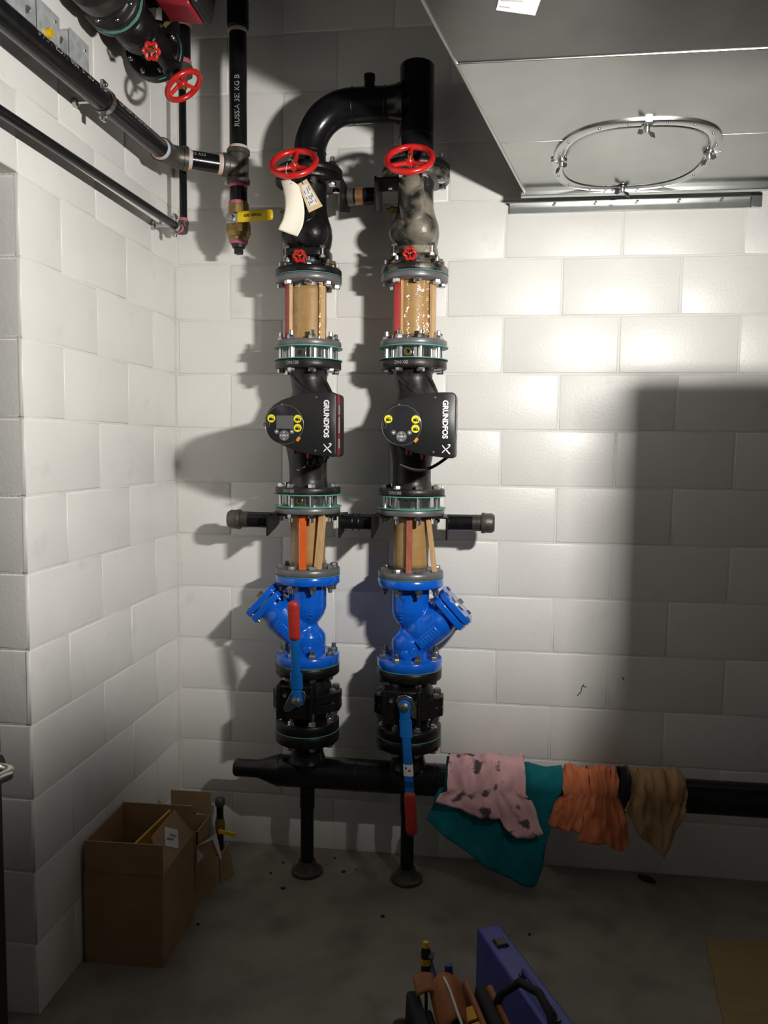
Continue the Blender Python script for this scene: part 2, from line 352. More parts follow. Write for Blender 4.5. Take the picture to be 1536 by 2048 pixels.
# ------------------------------------------------------------------ ball valves
def ball_valve(x, down):
    nm = 'right' if down else 'left'
    lab = 'black flanged ball valve with blue lever %s, at the foot of the %s riser' % ('pointing down' if down else 'pointing up', nm)
    t = thing('ball_valve', (x,YC,.55), lab, 'valve', 'lever ball valves')
    c = (x,YC)
    f0 = flange('lower_flange', c, .547, .583, 'bcast', t)
    f1 = flange('upper_flange', c, .752, .7888, 'bcast', t)
    mb = MB(); mb.lathe((x,YC,.58), (0,0,1), [(0,.066),(.02,.070),(.04,.084),(.09,.090),(.13,.086),(.15,.078),(.175,.072)], 32)
    part('body', mb, 'bcast', t, ang=60)
    for z0, z1, k in ((.622,.654,0),(.657,.690,1)):      # split body lugs
        P = []
        for q in range(16):
            a = 2*PI*q/16+PI/16; rr = .124 if q % 4 in (0,3) else .104
            P.append((x+rr*math.cos(a), YC+rr*math.sin(a)))
        part('body_lug', MB().prism([V((p[0],p[1],z0)) for p in P], [V((p[0],p[1],z1)) for p in P]), 'bcast', t, bev=.003, smooth=False)
    lug = [(.1,.035),(.1,-.035),(-.1,.035),(-.1,-.035)]
    me = bolt_mesh(.034,.034,'head','nut','dbolt')
    for a, b2 in lug: link('lug_bolt', me, t, Matrix.Translation(V((x+a*.98,YC+b2,.656))))
    # stem mounting pad
    sx, zs = x, .695
    part('mounting_pad', MB().box((x-.012,YC-.112,.680), (.126,.06,.118)), 'bcast', t, bev=.006)
    part('pad_rib', MB().box((x+.045,YC-.118,.682), (.012,.07,.122)).box((x-.07,YC-.118,.682), (.012,.07,.122)), 'bcast', t, bev=.003)
    for dx, dz in ((-.047,.012),(.043,.012)):
        s = part('pad_screw', MB().lathe((x+dx,YC-.142,zs+dz), (0,-1,0), [(0,.0085),(.008,.0085),(.008,.0045),(.003,.0045)], 14), 'zinc', t)
    mb = MB(); Pz = [(-.030,.012),(-.022,.030),(.0,.036),(.022,.028),(.045,-.018),(.052,-.034),(.046,-.046),(.030,-.044),(.0,-.022),(-.02,-.018)]
    if not down: Pz = [(-a, b2) for a, b2 in Pz][::-1]
    part('stop_plate', mb.prism([V((sx+a,YC-.146,zs+b2)) for a, b2 in Pz], [V((sx+a,YC-.151,zs+b2)) for a, b2 in Pz]), 'zinc', t, bev=.001)
    # lever: hub, bend, sleeve, bar, grip
    hd = part('handle', MB(), None, t) if False else None
    sg = -1 if down else 1
    y0 = YC-.165
    def hy(s): return y0-(0 if s < .05 else (s-.05)*.20 if s < .12 else .014+(s-.12)*.17)
    def hx(s): return sx+(.09*s if down else .0)
    def slab(s0, s1, wd, th, name, mt, par, n=8, rnd=0):
        rings = []
        for k in range(n+1):
            s = s0+(s1-s0)*k/n; e = 1
            if rnd: 
                dd = min(s-s0, s1-s)/rnd; e = math.sqrt(max(.02, 1-(1-min(1,dd))**2))
            cx, cy, cz = hx(s), hy(s), zs+sg*s
            h, b2 = wd/2*e, th/2*max(e,.5); q = min(h,b2)*.55
            rings.append([V((cx+a, cy+b3, cz)) for a, b3 in ((-h+q,-b2),(h-q,-b2),(h,-b2+q),(h,b2-q),(h-q,b2),(-h+q,b2),(-h,b2-q),(-h,-b2+q))])
        return part(name, MB().layers(rings), mt, par, ang=50)
    h = part('lever', MB().lathe((sx,y0+.006,zs), (0,-1,0), [(0,.021),(.010,.021)], 24), 'hblue', t, bev=.001)
    slab(.0, .055, .036, .010, 'lever_root', 'hblue', h); slab(.045, .10, .042, .018, 'lever_collar', 'hblue', h); slab(.09, .26, .030, .016, 'lever_bar', 'hblue', h)
    g0 = .215 if not down else .27
    if down: slab(.24, .29, .030, .016, 'lever_bar', 'hblue', h)
    slab(g0, g0+.142, .038, .026, 'grip', 'dred', h, n=20, rnd=.016)
    part('stem_nut', MB().lathe((sx,y0-.004,zs), (0,-1,0), [(0,.016),(.006,.016),(.008,.012),(.010,.007),(.014,.006)], 18), 'dbolt', t)
    if down:
        slab(.186, .222, .0325, .0185, 'lever_sticker', 'label', h)
        for a, s, mt, wd in ((-.006,.196,'toolblue',.006),(.005,.203,'dred',.007)):
            cz = zs-s; part('sticker_print', MB().box((hx(s)+a,hy(s)-.0097,cz-.004), (wd,.0006,.014)), mt, h)
    return t
ball_valve(XL, False); ball_valve(XR, True)

# ------------------------------------------------------------------ Y strainers
def strainer(x, sg):
    nm = 'left' if sg < 0 else 'right'
    t = thing('y_strainer', (x,YC,.79), 'bright blue cast Y strainer in the %s riser, bolted cover facing up and %s' % (nm, nm), 'strainer', 'blue strainers')
    c = (x,YC)
    disc('gasket', c, .7888, .790, .1150, 'gasket', t)
    f0 = flange('lower_flange', c, .790, .824, 'blue', t); f1 = flange('upper_flange', c, 1.078, 1.1088, 'blue', t); disc('gasket', c, 1.1088, 1.110, .1150, 'gasket', t)
    bolts((x,YC,.789), .035, .037, 'nut', 'head', 'dbolt', f0)
    mb = MB()
    mb.lathe((x,YC,.815), (0,0,1), [(0,.064),(.03,.062),(.055,.066),(.075,.064),(.092,.052),(.105,.038),(.116,.036),(.130,.048),(.150,.060),(.175,.067),(.24,.067),(.27,.067)], 32)
    ax = V((sg*.74,0,.67)).normalized(); o = V((x-sg*.005,YC,.863))
    mb.lathe(o, ax, [(-.03,.03),(-.015,.045),(.02,.054),(.06,.060),(.10,.066),(.145,.066),(.17,.058),(.20,.056)], 32)
    mb.sphere((x+sg*.045,YC,.925), .066)
    part('body', mb, 'blue', t, remesh=.0042)
    # cover: two rounded square plates with bolts and plug
    a_ = V((0,1,0)); b_ = ax.cross(a_)
    def plate(s0, s1, h, name):
        P = []
        for q in range(24):
            an = 2*PI*q/24; cx, sx_ = math.cos(an), math.sin(an); k = h/((abs(cx)**5+abs(sx_)**5)**.2); P.append(a_*(k*cx)+b_*(k*sx_))
        return part(name, MB().prism([o+ax*s0+p for p in P], [o+ax*s1+p for p in P]), 'blue', t, bev=.003)
    plate(.182, .206, .074, 'branch_flange'); cv = plate(.210, .233, .074, 'cover')
    part('cover_gasket', MB().lathe(o+ax*.206, ax, [(0,.062),(.004,.062)], 28), 'gasket', t)
    rotm = Matrix((a_, b_, ax)).transposed().to_4x4()
    for p, q in ((1,1),(1,-1),(-1,1),(-1,-1)):
        link('cover_bolt', bolt_mesh(.022,.026,'head','nut','dbolt'), cv, Matrix.Translation(o+ax*.212+a_*(p*.055)+b_*(q*.055)) @ rotm @ Matrix.Scale(.72, 4))
    part('plug_boss', MB().lathe(o+ax*.232, ax, [(0,.034),(.004,.033)], 24), 'zinc', cv)
    part('drain_plug', MB().lathe(o+ax*.235, ax, [(0,.014),(.016,.013)], 4, ph=.6), 'brass' if sg < 0 else 'dbolt', cv)
    # raised name block on the branch
    d = ax; n_ = V((0,-1,0)); e = n_.cross(d)
    pc = o+d*.085+n_*.062-e*(.014*sg)
    rot = Matrix((d, n_, e)).transposed().to_3x3()
    nb = part('name_block', MB().box(pc, (.088,.014,.034), rot), 'blue', t, bev=.003)
    for k in range(6): part('raised_letter', MB().box(pc+d*(-.028+.011*k)+n_*.007, (.0042,.003,.018), rot), 'blue', nb, bev=.0008)
    for z in (1.045,.845): part('cast_disc', MB().lathe((x-sg*.012,YC-.057,z), (0,-1,0), [(0,.015),(.0075,.015),(.009,.013)], 24), 'blue', t)
    for k in range(6): part('raised_letter', MB().box((x-sg*.026,YC-.058,1.015-k*.011), (.011,.008,.0035)), 'blue', t, bev=.0008)
    return t
strainer(XL, -1); strainer(XR, 1)

# ------------------------------------------------------------------ wrapped spool pieces (grey flanges, brown wrap, wooden slats, film)
def spool(x, z0, z1, zf, low, label):
    """z0..zf0 lower flange etc: lower flange z0-z0+.023, upper flange zf-.022..zf"""
    t = thing('spool_piece', (x,YC,z0), label, 'pipe spool', 'paper-wrapped spool pieces')
    c = (x,YC)
    f0 = flange('lower_flange', c, z0, z1, 'grey', t); f1 = flange('upper_flange', c, zf, zf+.022, 'grey', t)
    part('pipe', MB().cyl((x,YC,z1), (x,YC,zf), .0572, n=36), 'grey', t)
    return t, f0, f1
def wrap(x, z0, z1, t, r=.0605):
    mb = MB()
    def fn(u, v):
        a = 2*PI*u; rr = r+.0012*noise.noise((math.cos(a)*2, math.sin(a)*2, v*5+x)); return (x+rr*math.cos(a), YC+rr*math.sin(a), z0+(z1-z0)*v)
    part('paper_wrap', mb.grid(fn, 48, 12), 'wrap', t, solid=.0015)
def slat(x, ang, z0, z1, mt, t, r=.071, wdt=.024, thk=.012, lean=0, edge=None, leanx=0, tw=0):
    c = V((x+r*math.cos(ang), YC+r*math.sin(ang), (z0+z1)/2))
    rot = (Matrix.Rotation(lean, 3, 'X') @ Matrix.Rotation(leanx, 3, 'Y') @ Matrix.Rotation(ang+tw, 3, 'Z'))
    s = part('wooden_slat', MB().box(c, (thk,wdt,z1-z0), rot), mt, t, bev=.0012)
    if edge: part('bare_edge', MB().box(c+rot @ V((0,wdt/2+.0008,0)), (thk*.97,.002,(z1-z0)*.995), rot), edge, s)
    return s
def film(x, z0, z1, angs, t, r=.0632, rs=.079):
    n = 72
    def rad(a):
        k = r
        for g, hw in angs:
            d = abs((a-g+PI) % (2*PI)-PI); k = max(k, rs-(rs-r)*max(0,(d-hw))/.42 if d < hw+.42 else r)
        return k
    mb = MB().grid(lambda u, v: (x+rad(2*PI*u)*math.cos(2*PI*u), YC+rad(2*PI*u)*math.sin(2*PI*u), z0+(z1-z0)*v), n, 10)
    part('stretch_film', mb, 'film', t)
D = math.radians
UZ = dict(l=(1.900,1.9225,2.119), r=(1.900,1.9225,2.119))
# upper left
t, f0, f1 = spool(XL, 1.900, 1.9225, 2.119, 0, 'brown paper-wrapped spool with red-faced slats, above the left pump')
wrap(XL, 1.924, 2.107, t); slat(XL, D(-152), 1.928, 2.117, 'redwood', t, edge='wood', wdt=.030, thk=.013, tw=.25); slat(XL, D(-38), 1.926, 2.117, 'wood', t, wdt=.022); slat(XL, D(80), 1.926, 2.117, 'redwood', t)
film(XL, 1.925, 2.116, [(D(-152),.2),(D(-38),.16),(D(80),.16)], t)
ulf = f1; ull = f0
bolts((XL,YC,2.142), .023, .024, 'nut', 'head', 'zinc', f1, ph=.20)
t, f0, f1 = spool(XR, 1.900, 1.9225, 2.119, 0, 'brown paper-wrapped spool with one broad red slat, above the right pump')
wrap(XR, 1.938, 2.118, t); slat(XR, D(-133), 1.926, 2.119, 'redwood', t, edge='wood', wdt=.026, thk=.013, tw=.35); slat(XR, D(-22), 1.926, 2.119, 'wood', t, wdt=.028); slat(XR, D(90), 1.926, 2.117, 'redwood', t)
film(XR, 1.925, 2.117, [(D(-133),.2),(D(-22),.18),(D(90),.16)], t)
bolts((XR,YC,2.142), .023, .024, 'nut', 'head', 'zinc', f1, ph=.20)
# lower left
t, f0, f1 = spool(XL, 1.110, 1.133, 1.327, 1, 'brown paper-wrapped spool with a bright orange slat, below the left pump')
wrap(XL, 1.145, 1.325, t); slat(XL, D(-92), 1.133, 1.322, 'orangewood', t, r=.072, wdt=.026, thk=.010, leanx=.0); slat(XL, D(-46), 1.134, 1.335, 'wood', t, r=.082, wdt=.020, thk=.022, leanx=.09, tw=.5)
film(XL, 1.14, 1.30, [(D(-92),.2)], t)
bolts((XL,YC,1.109), .024, .031, 'head', 'nut', 'dbolt', f0)
t, f0, f1 = spool(XR, 1.110, 1.133, 1.327, 1, 'brown paper-wrapped spool with faded red and bare wood slats, below the right pump')
wrap(XR, 1.145, 1.325, t); slat(XR, D(-90), 1.130, 1.326, 'pinkwood', t, r=.072, wdt=.020, thk=.012); slat(XR, D(-30), 1.134, 1.32, 'wood', t, r=.086, wdt=.018, thk=.014, leanx=-.13, tw=.3)
film(XR, 1.14, 1.32, [(D(-90),.2)], t)
bolts((XR,YC,1.109), .024, .031, 'head', 'nut', 'dbolt', f0)

# spacer rings with gaskets (two per pump)
def spacer(x, z0, label, plug):
    c = (x,YC); t = thing('spacer_ring', (x,YC,z0), label, 'spacer ring', 'steel spacer rings')
    disc('gasket', c, z0, z0+.003, .119, 'gasket', t); disc('gasket', c, z0+.042, z0+.045, .119, 'gasket', t)
    part('ring', MB().lathe((x,YC,z0+.003), (0,0,1), [(0,.079),(.039,.079)], 48), 'stainless', t)
    part('port_pad', MB().box((x-.012,YC-.077,z0+.0225), (.042,.012,.036)), 'stainless', t, bev=.001)
    if plug: part('port_plug', MB().lathe((x-.012,YC-.082,z0+.0225), (0,-1,0), [(0,.013),(.012 if plug>1 else .004,.012),(.012 if plug>1 else .004,.0075),(.001,.0075)], 16), 'brass', t)
    part('port_hole', MB().lathe((x-.012,YC-.0832,z0+.0225), (0,-1,0), [(0,.0085),(.0006,.0085)], 16), 'black', t)
spacer(XL, 1.350, 'polished steel spacer ring with a brass port, under the left pump', 1)
spacer(XR, 1.350, 'polished steel spacer ring with an open black port, under the right pump', 0)
spacer(XL, 1.856, 'polished steel spacer ring with an open black port, over the left pump', 0)
spacer(XR, 1.856, 'polished steel spacer ring with a protruding brass port, over the right pump', 2)

# ------------------------------------------------------------------ pumps
OUT = [(-.0698,1.6248),(-.0669,1.6494),(-.0568,1.6694),(-.0407,1.6873),(-.0155,1.7029),(.0187,1.7149),(.0506,1.7229),(.0868,1.7269),(.1229,1.7283),(.150,1.7276),(.158,1.7235),(.1605,1.715),(.1613,1.6286),(.1612,1.540),(.159,1.5315),(.152,1.528),(.142,1.528),(.1057,1.532),(.0693,1.5369),(.0373,1.5432),(.0098,1.5541),(-.0178,1.565),(-.0408,1.5782),(-.0569,1.5937),(-.0661,1.6092)]
def scaled(out, k, cx=.05, cz=1.628): return [(cx+(a-cx)*k, cz+(b2-cz)*k) for a, b2 in out]
def pump(x, nm, lit):
    t = thing('circulator_pump', (x,YC,1.395), 'black circulator pump with teardrop control box on the %s riser, %s display' % (nm, 'lighter grey' if lit else 'dark'), 'pump', 'circulator pumps')
    f0 = flange('lower_flange', (x,YC), 1.395, 1.419, 'pcast', t); f1 = flange('upper_flange', (x,YC), 1.826, 1.856, 'pcast', t)
    bolts((x,YC,1.373), .046, .046, 'head', 'nut', 'zinc', f0, ph=.35)
    bolts((x,YC,1.879), .044, .053, 'nut', 'head', 'zinc', f1, ph=.35)
    for z, a in ((1.841,-1.75),(1.407,-1.95)):
        pass
    mb = MB(); rings = []
    for z, cx, cy, rx, ry in ((1.418,0,0,.075,.075),(1.428,0,0,.069,.069),(1.445,0,0,.0655,.066),(1.50,0,-.005,.066,.07),(1.54,.002,-.015,.072,.082),(1.585,.01,-.02,.088,.09),(1.63,.015,-.02,.095,.095),(1.675,.018,-.02,.092,.092),(1.72,.018,-.012,.078,.08),(1.75,.012,-.005,.066,.068),(1.79,.002,0,.063,.063),(1.812,0,0,.066,.066),(1.822,0,0,.073,.073),(1.828,0,0,.076,.076)):
        rings.append([V((x+cx+rx*math.cos(2*PI*k/36), YC+cy+ry*math.sin(2*PI*k/36), z)) for k in range(36)])
    mb.layers(rings); part('volute', mb, 'pcast', t, ang=60)
    for a0, a1 in ((-2.5,-1.2),(-.6,.1)):   # cast ribs running round the necks
        pts = []
        for k in range(9):
            s = k/8; z = 1.81-.085*s; a = a0+(a1-a0)*s; r = .063+.014*s; pts.append((x+r*math.cos(a)+.012*s, YC+r*math.sin(a), z))
        part('cast_rib', MB().tube(pts, [.006]*9, 8), 'pcast', t)
    part('motor', MB().lathe((x+.03,YC-.06,1.628), (0,-1,0), [(0,.096),(.02,.098),(.04,.088),(.12,.088)], 40), 'pcast', t)
    part('motor_flange', MB().lathe((x+.03,YC-.085,1.628), (0,-1,0), [(0,.102),(.018,.102)], 8, ph=.39), 'pcast', t, bev=.003)
    for dx, gz in ((.010,1.556),(.058,1.541)): part('cable_gland', MB().lathe((x+dx,-.42,gz), (0,0,-1), [(0,.009),(.016,.009),(.02,.006)], 12), 'motor', t)
    if nm == 'left':
        pts = []
        for k in range(90):
            s = k/89; a = s*2*PI*5.5; b0 = V((x-.0,-.40,1.487)).lerp(V((x+.115,-.38,1.522)), s)
            if s < .35: b0.z -= .03*math.sin(s/.35*PI)*.3; rr = .0015
            else: rr = .010
            pts.append(b0+V((0,rr*math.cos(a),rr*math.sin(a))))
        part('coiled_cable', MB().tube(pts, .0028, 6), 'black', t)
    else:
        part('signal_cable', MB().tube([V((x-.02,-.40,1.505)).lerp(V((x+.135,-.38,1.533)), s/12)+V((0,0,-.030*math.sin(s/12*PI))) for s in range(13)], .005, 8), 'black', t)
    # control box
    def lay_(out, y): return [V((x+a,y,z)) for a, z in out]
    back = part('box_back', MB().layers([lay_(scaled(OUT,.90),-.33), lay_(scaled(OUT,.96),-.345), lay_(scaled(OUT,1.0),-.37), lay_(scaled(OUT,1.0),-.432)]), 'box', t, ang=50)
    redb = part('red_band', MB().layers([lay_(scaled(OUT,.992),-.432), lay_(scaled(OUT,.998),-.476)]), 'boxred', t, ang=50)
    for z, h in ((1.675,.028),(1.628,.05),(1.57,.030)):
        part('side_label', MB().box((x+.1615,-.454,z), (.0008,.016,h)), 'dwhite', redb)
    cov = part('box_cover', MB().layers([lay_(scaled(OUT,1.0),-.476), lay_(scaled(OUT,1.0),-.494), lay_(scaled(OUT,.99),-.4985), lay_(scaled(OUT,.972),-.5)]), 'box', t, ang=50)
    yf = -.5
    dial = part('dial_panel', MB().lathe((x-.004,yf+.0002,1.627), (0,-1,0), [(0,.061),(.002,.061),(.0028,.0595)], 56), 'dial', t)
    part('dial_ring', MB().torus((x-.004,yf-.0024,1.627), (0,1,0), .0612, .00075, 64, 6), 'ring', dial)
    yd = yf-.003
    part('display', MB().box((x-.0015,yd,1.6345), (.055,.0012,.041)), 'display' if lit else 'dial', dial, bev=.0003)
    for dx, z in ((-.045,1.646),(.039,1.645),(.039,1.617)):
        s = part('warning_sticker', MB().lathe((x+dx,yd+.0002,z), (0,-1,0), [(0,.0125),(.0006,.0125)], 28), 'yellow', dial)
        part('sticker_icon', MB().box((x+dx-.002,yd-.0006,z-.002), (.010,.0006,.008)).box((x+dx+.006,yd-.0006,z-.003), (.004,.0006,.006)).box((x+dx+.002,yd-.0006,z+.004), (.012,.0006,.0012)), 'black', s)
    part('button_pad', MB().lathe((x-.004,yd+.0006,1.593), (0,-1,0), [(0,.0165),(.0012,.0165),(.002,.0155)], 32), 'ring', dial)
    text_flat('OK', .0075, (x-.004,yd-.0016,1.593), (1,0,0), (0,0,1), 'white', dial, .0002)
    for s, dx, dz in (('>',.0105,0),('<',-.0105,0)): text_flat(s, .009, (x-.004+dx,yd-.0016,1.593+dz), (1,0,0), (0,0,1), 'white', dial, .0002)
    for dz, yy in ((.0105,1),(-.0105,-1)): text_flat('>', .009, (x-.004,yd-.0016,1.593+dz), (0,0,yy), (-1,0,0), 'white', dial, .0002)
    for dx in (-.028,.021):
        k = part('round_button', MB().lathe((x+dx,yd+.0006,1.605), (0,-1,0), [(0,.0075),(.0012,.0075),(.0018,.007)], 22), 'ring', dial)
        part('button_icon', MB().lathe((x+dx,yd-.0011,1.605), (0,-1,0), [(0,.0030),(.0005,.0030)], 5), 'white', k)
    part('dial_notch', MB().box((x-.064,yf-.001,1.627), (.013,.004,.010)), 'black', t, bev=.0015)
    part('notch_ring', MB().torus((x-.058,yf-.003,1.627), (0,1,0), .008, .0006, 24, 6), 'ring', dial)
    part('orange_clip', MB().box((x+.041,yf-.003,1.582), (.0095,.006,.015), Matrix.Rotation(.65, 3, 'Y')), 'orangeclip', t, bev=.0008)
    for dx, z in ((.098,1.712),(.095,1.547),(-.005,1.578),(-.035,1.6765),(-.012,1.690)): part('cover_screw', MB().lathe((x+dx,yf+.0003,z), (0,-1,0), [(0,.0032),(.0012,.003)], 12), 'ring', t)
    text_flat('GRUNDFOS', .0225, (x+.1285,yf-.0004,1.646), (0,0,-1), (1,0,0), 'white', t, bold=.0009, sx=.97)
    # crossed-swash emblem below the lettering
    ex, ez = x+.1335, 1.5555
    e1 = [(-.0125,.011),(-.0075,.0135),(.0125,-.010),(.0125,-.0145),(.0085,-.0145)]
    def poly(pts, nme): part(nme, MB().prism([V((ex+a,yf-.0003,ez+b2)) for a, b2 in pts], [V((ex+a,yf-.0008,ez+b2)) for a, b2 in pts]), 'white', t, smooth=False)
    poly([(-.0125,.0135),(-.0125,.0095),(.0085,-.0145),(.0125,-.0145),(.0125,-.0125)], 'emblem_stroke')
    poly([(-.0125,-.0085),(-.0125,-.0125),(-.003,-.004),(-.0055,-.0015)], 'emblem_stroke')
    poly([(-.0015,.0005),(.001,-.002),(.0095,.006),(.0125,.0095),(.0125,.0135),(.0105,.0155),(.006,.0155),(.003,.0125),(.006,.0115),(.0085,.0125),(.0085,.009)], 'emblem_stroke')
    return t
pump(XL, 'left', True); pump(XR, 'right', False)
def text_rim(s_, size, c, r, ang, material, parent):
    me = text_mesh(s_, size, .0002)
    for v in me.vertices:
        a = ang+v.co.x/r; z = v.co.y; v.co = V((c[0]+(r+.0004)*math.cos(a), c[1]+(r+.0004)*math.sin(a), c[2]+z))
    me.materials.clear(); me.materials.append(M[material]); me.name = 'cast_lettering'; return link('cast_lettering', me, parent)
for o_ in [q for q in bpy.data.objects if q.name.startswith('circulator_pump')]:
    px0 = WM[o_.name].translation.x
    text_rim('DN100', .016, (px0,YC,1.407), .1143, -2.0, 'dwhite', o_); text_rim('DN100', .016, (px0,YC,1.841), .1143, -1.85, 'dwhite', o_)

# ------------------------------------------------------------------ triple duty valves with red wheels
def handwheel(c, ax, R, r, parent, n_spokes=3, name='handwheel', ph=1.57):
    c = V(c); ax, a, b2 = frame(ax)
    h = part(name, MB().torus(c, ax, R, r, 48, 12), 'red', parent)
    mb = MB()
    for k in range(n_spokes):
        t = 2*PI*k/n_spokes+ph; d = a*math.cos(t)+b2*math.sin(t)
        mb.tube([c+d*(R), c+d*(R*.6)-ax*.004, c+d*.008-ax*.010], [r*.72]*3, 8)
    mb.lathe(c-ax*.018, ax, [(0,.014),(.016,.014),(.02,.011)], 16)
    part('wheel_spokes', mb, 'red', h); return h
def petal_wheel(c, ax, R, parent):
    c = V(c); ax, a, b2 = frame(ax); P = []
    n = 36
    h = part('drain_wheel', MB().tube([c+(a*math.cos(2*PI*k/n)+b2*math.sin(2*PI*k/n))*(R*(.78+.13*math.cos(6*2*PI*k/n))) for k in range(n)], R*.21, 8, True), 'red', parent)
    mb = MB()
    for k in range(3):
        d = a*math.cos(2*PI*k/3+.5)+b2*math.sin(2*PI*k/3+.5); mb.tube([c+d*R*.7, c+d*R*.15], R*.15, 6)
    part('wheel_spokes', mb, 'red', h); part('wheel_screw', MB().lathe(c-ax*.004, ax, [(0,.005),(.008,.005),(.010,.003)], 10), 'zinc', h)
def duty_valve(x, nm, dusty):
    mt = 'dcast' if dusty else 'bcast'
    lab = 'dusty black valve with red handwheel at the top of the right riser' if dusty else 'clean black valve with red handwheel and hanging tags, atop the left riser'
    t = thing('triple_duty_valve', (x,YC,2.143), lab, 'valve', 'red-wheeled valves')
    c = (x,YC)
    disc('gasket', c, 2.141, 2.1424, .1150, 'gasket', t)
    f0 = flange('lower_flange', c, 2.1424, 2.166, mt, t)
    f1 = flange('upper_flange', c, 2.452, 2.477, mt, t)
    bolts((x,YC,2.478), .026, .027, 'nut', 'head', 'zinc', f1, skip=(4,), ph=.3927)
    mb = MB(); mb.lathe((x,YC,2.16), (0,0,1), [(0,.060),(.03,.056),(.06,.068),(.09,.078),(.12,.082),(.15,.079),(.18,.068),(.21,.061),(.25,.060),(.30,.062)], 32)
    mb.sphere((x+.022,YC-.058,2.278), .058); mb.sphere((x-.038,YC-.045,2.275), .046)
    ax = V((0,-.76,.65)).normalized(); wc = V((x,-.40,2.452))
    mb.lathe(wc-ax*.215, ax, [(0,.04),(.06,.045),(.11,.040),(.125,.040)], 28)
    part('body', mb, mt, t, remesh=.0042)
    P = []
    for q in range(20):
        a = 2*PI*q/20; k = .079/((abs(math.cos(a))**4+abs(math.sin(a))**4)**.25); P.append((x+k*math.cos(a), YC-.01+k*math.sin(a)))
    part('body_joint', MB().prism([V((a,b2,2.20)) for a, b2 in P], [V((a,b2,2.226)) for a, b2 in P]), mt, t, bev=.003)
    for a, b2 in ((-.062,-.07),(.062,-.07),(.062,.05),(-.062,.05)):
        link('joint_bolt', bolt_mesh(.012,.016,'head','head','dbolt'), t, Matrix.Translation(V((x+a,YC+b2,2.215))) @ Matrix.Scale(.8,4))
    bn = part('bonnet', MB().lathe(wc-ax*.10, ax, [(0,.040),(.02,.040),(.022,.030),(.040,.028),(.045,.018),(.06,.016)], 28), mt, t)
    part('packing_nut', MB().lathe(wc-ax*.052, ax, [(0,.015),(.018,.015),(.02,.012)], 6), 'dbrass', bn)
    part('stem', MB().cyl(wc-ax*.04, wc+ax*.016, .0062, n=12), 'brass', t)
    handwheel(wc, ax, .0705, .0100, t)
    sc_ = V((x-.006,-.295,2.19)); sd = V((-.05,-.86,-.5)).normalized()
    part('drain_stem', MB().lathe(sc_-sd*.062, sd, [(0,.016),(.022,.016),(.024,.011),(.03,.013),(.045,.012),(.047,.005),(.06,.005)], 18), 'dbrass', t)
    petal_wheel(sc_, sd, .0225, t)
    for dx, z in ((-1,2.185),(1,2.187),(-1,2.36),):
        part('test_port', MB().lathe((x+dx*.05,YC-.015,z), (dx,0,0), [(0,.009),(.02,.009),(.02,.012),(.034,.012),(.034,.007),(.046,.007)], 10), 'dbrass', t)
    return t
duty_valve(XL, 'left', False); duty_valve(XR, 'right', True)

# paper tags
t = thing('blank_tag', (.552,-.43,2.38), 'blank cream paper tag, curled, hanging from the left red handwheel', 'tag')
def tg(u, v):
    s = v; x = .523+.060*u+.018*math.sin(s*PI*.95)+(-.006 if s > .8 else 0)*(s-.8)*5; z = 2.392-.152*s-.020*u+.006*math.sin(u*PI)*(1-s); y = -.424-.020*math.sin((u*.9+s*.7)*PI)*.6-.010*u
    return (x-.004*s, y, z)
part('card', MB().grid(tg, 10, 22), 'tagcream', t, solid=.0006)
part('eyelet', MB().lathe((.560,-.4412,2.376), (0,-1,0), [(0,.0022),(.0006,.0022)], 10), 'black', t)
part('string', MB().tube([(.560,-.440,2.377),(.556,-.442,2.393),(.548,-.46,2.405),(.552,-.470,2.415),(.553,-.462,2.432)], .0008, 6), 'label', t)
t = thing('written_tag', (.60,-.40,2.39), 'tan manila tag with white printed label, hanging beside the blank cream tag', 'tag')
q0, q1, q2, q3 = V((.576,-.415,2.383)), V((.601,-.405,2.401)), V((.653,-.405,2.316)), V((.611,-.415,2.294))
dn_ = (q3-q0).normalized(); rt_ = (q2-q3).normalized(); nn = rt_.cross(dn_).normalized()
if nn.y > 0: nn = -nn
part('card', MB().prism([q0,q1,q2,q3], [p+nn*.0006 for p in (q0,q1,q2,q3)]), 'tagtan', t, smooth=False)
cc = (q0+q1+q2+q3)/4
def onq(a, b2, e=.0009): return cc+rt_*a+dn_*b2+nn*e
part('printed_label', MB().prism([onq(a,b2,.0007) for a, b2 in ((-.014,-.036),(.010,-.036),(.019,.034),(-.014,.034))], [onq(a,b2,.0011) for a, b2 in ((-.014,-.036),(.010,-.036),(.019,.034),(-.014,.034))]), 'label', t, smooth=False)
for a, b0, b1 in ((-.010,-.02,-.008),(-.010,0,.010),(-.009,.016,.032),(.001,-.024,-.006),(.008,-.030,-.012),(.010,-.004,.012),(.014,.018,.030)):
    part('print_line', MB().prism([onq(a-.0012,b0,.0012),onq(a+.0012,b0,.0012),onq(a+.0012,b1,.0012),onq(a-.0012,b1,.0012)], [onq(a-.0012,b0,.0014),onq(a+.0012,b0,.0014),onq(a+.0012,b1,.0014),onq(a-.0012,b1,.0014)]), 'ring', t, smooth=False)
text_flat('D-7', .015, onq(.002,.014,.0016), dn_, -rt_, 'black', t, bold=.0002)
part('wire_tie', MB().tube([onq(-.004,-.039), onq(-.006,-.045,.004), V((.58,-.40,2.41)), V((.575,-.395,2.425))], .0012, 6), 'black', t)

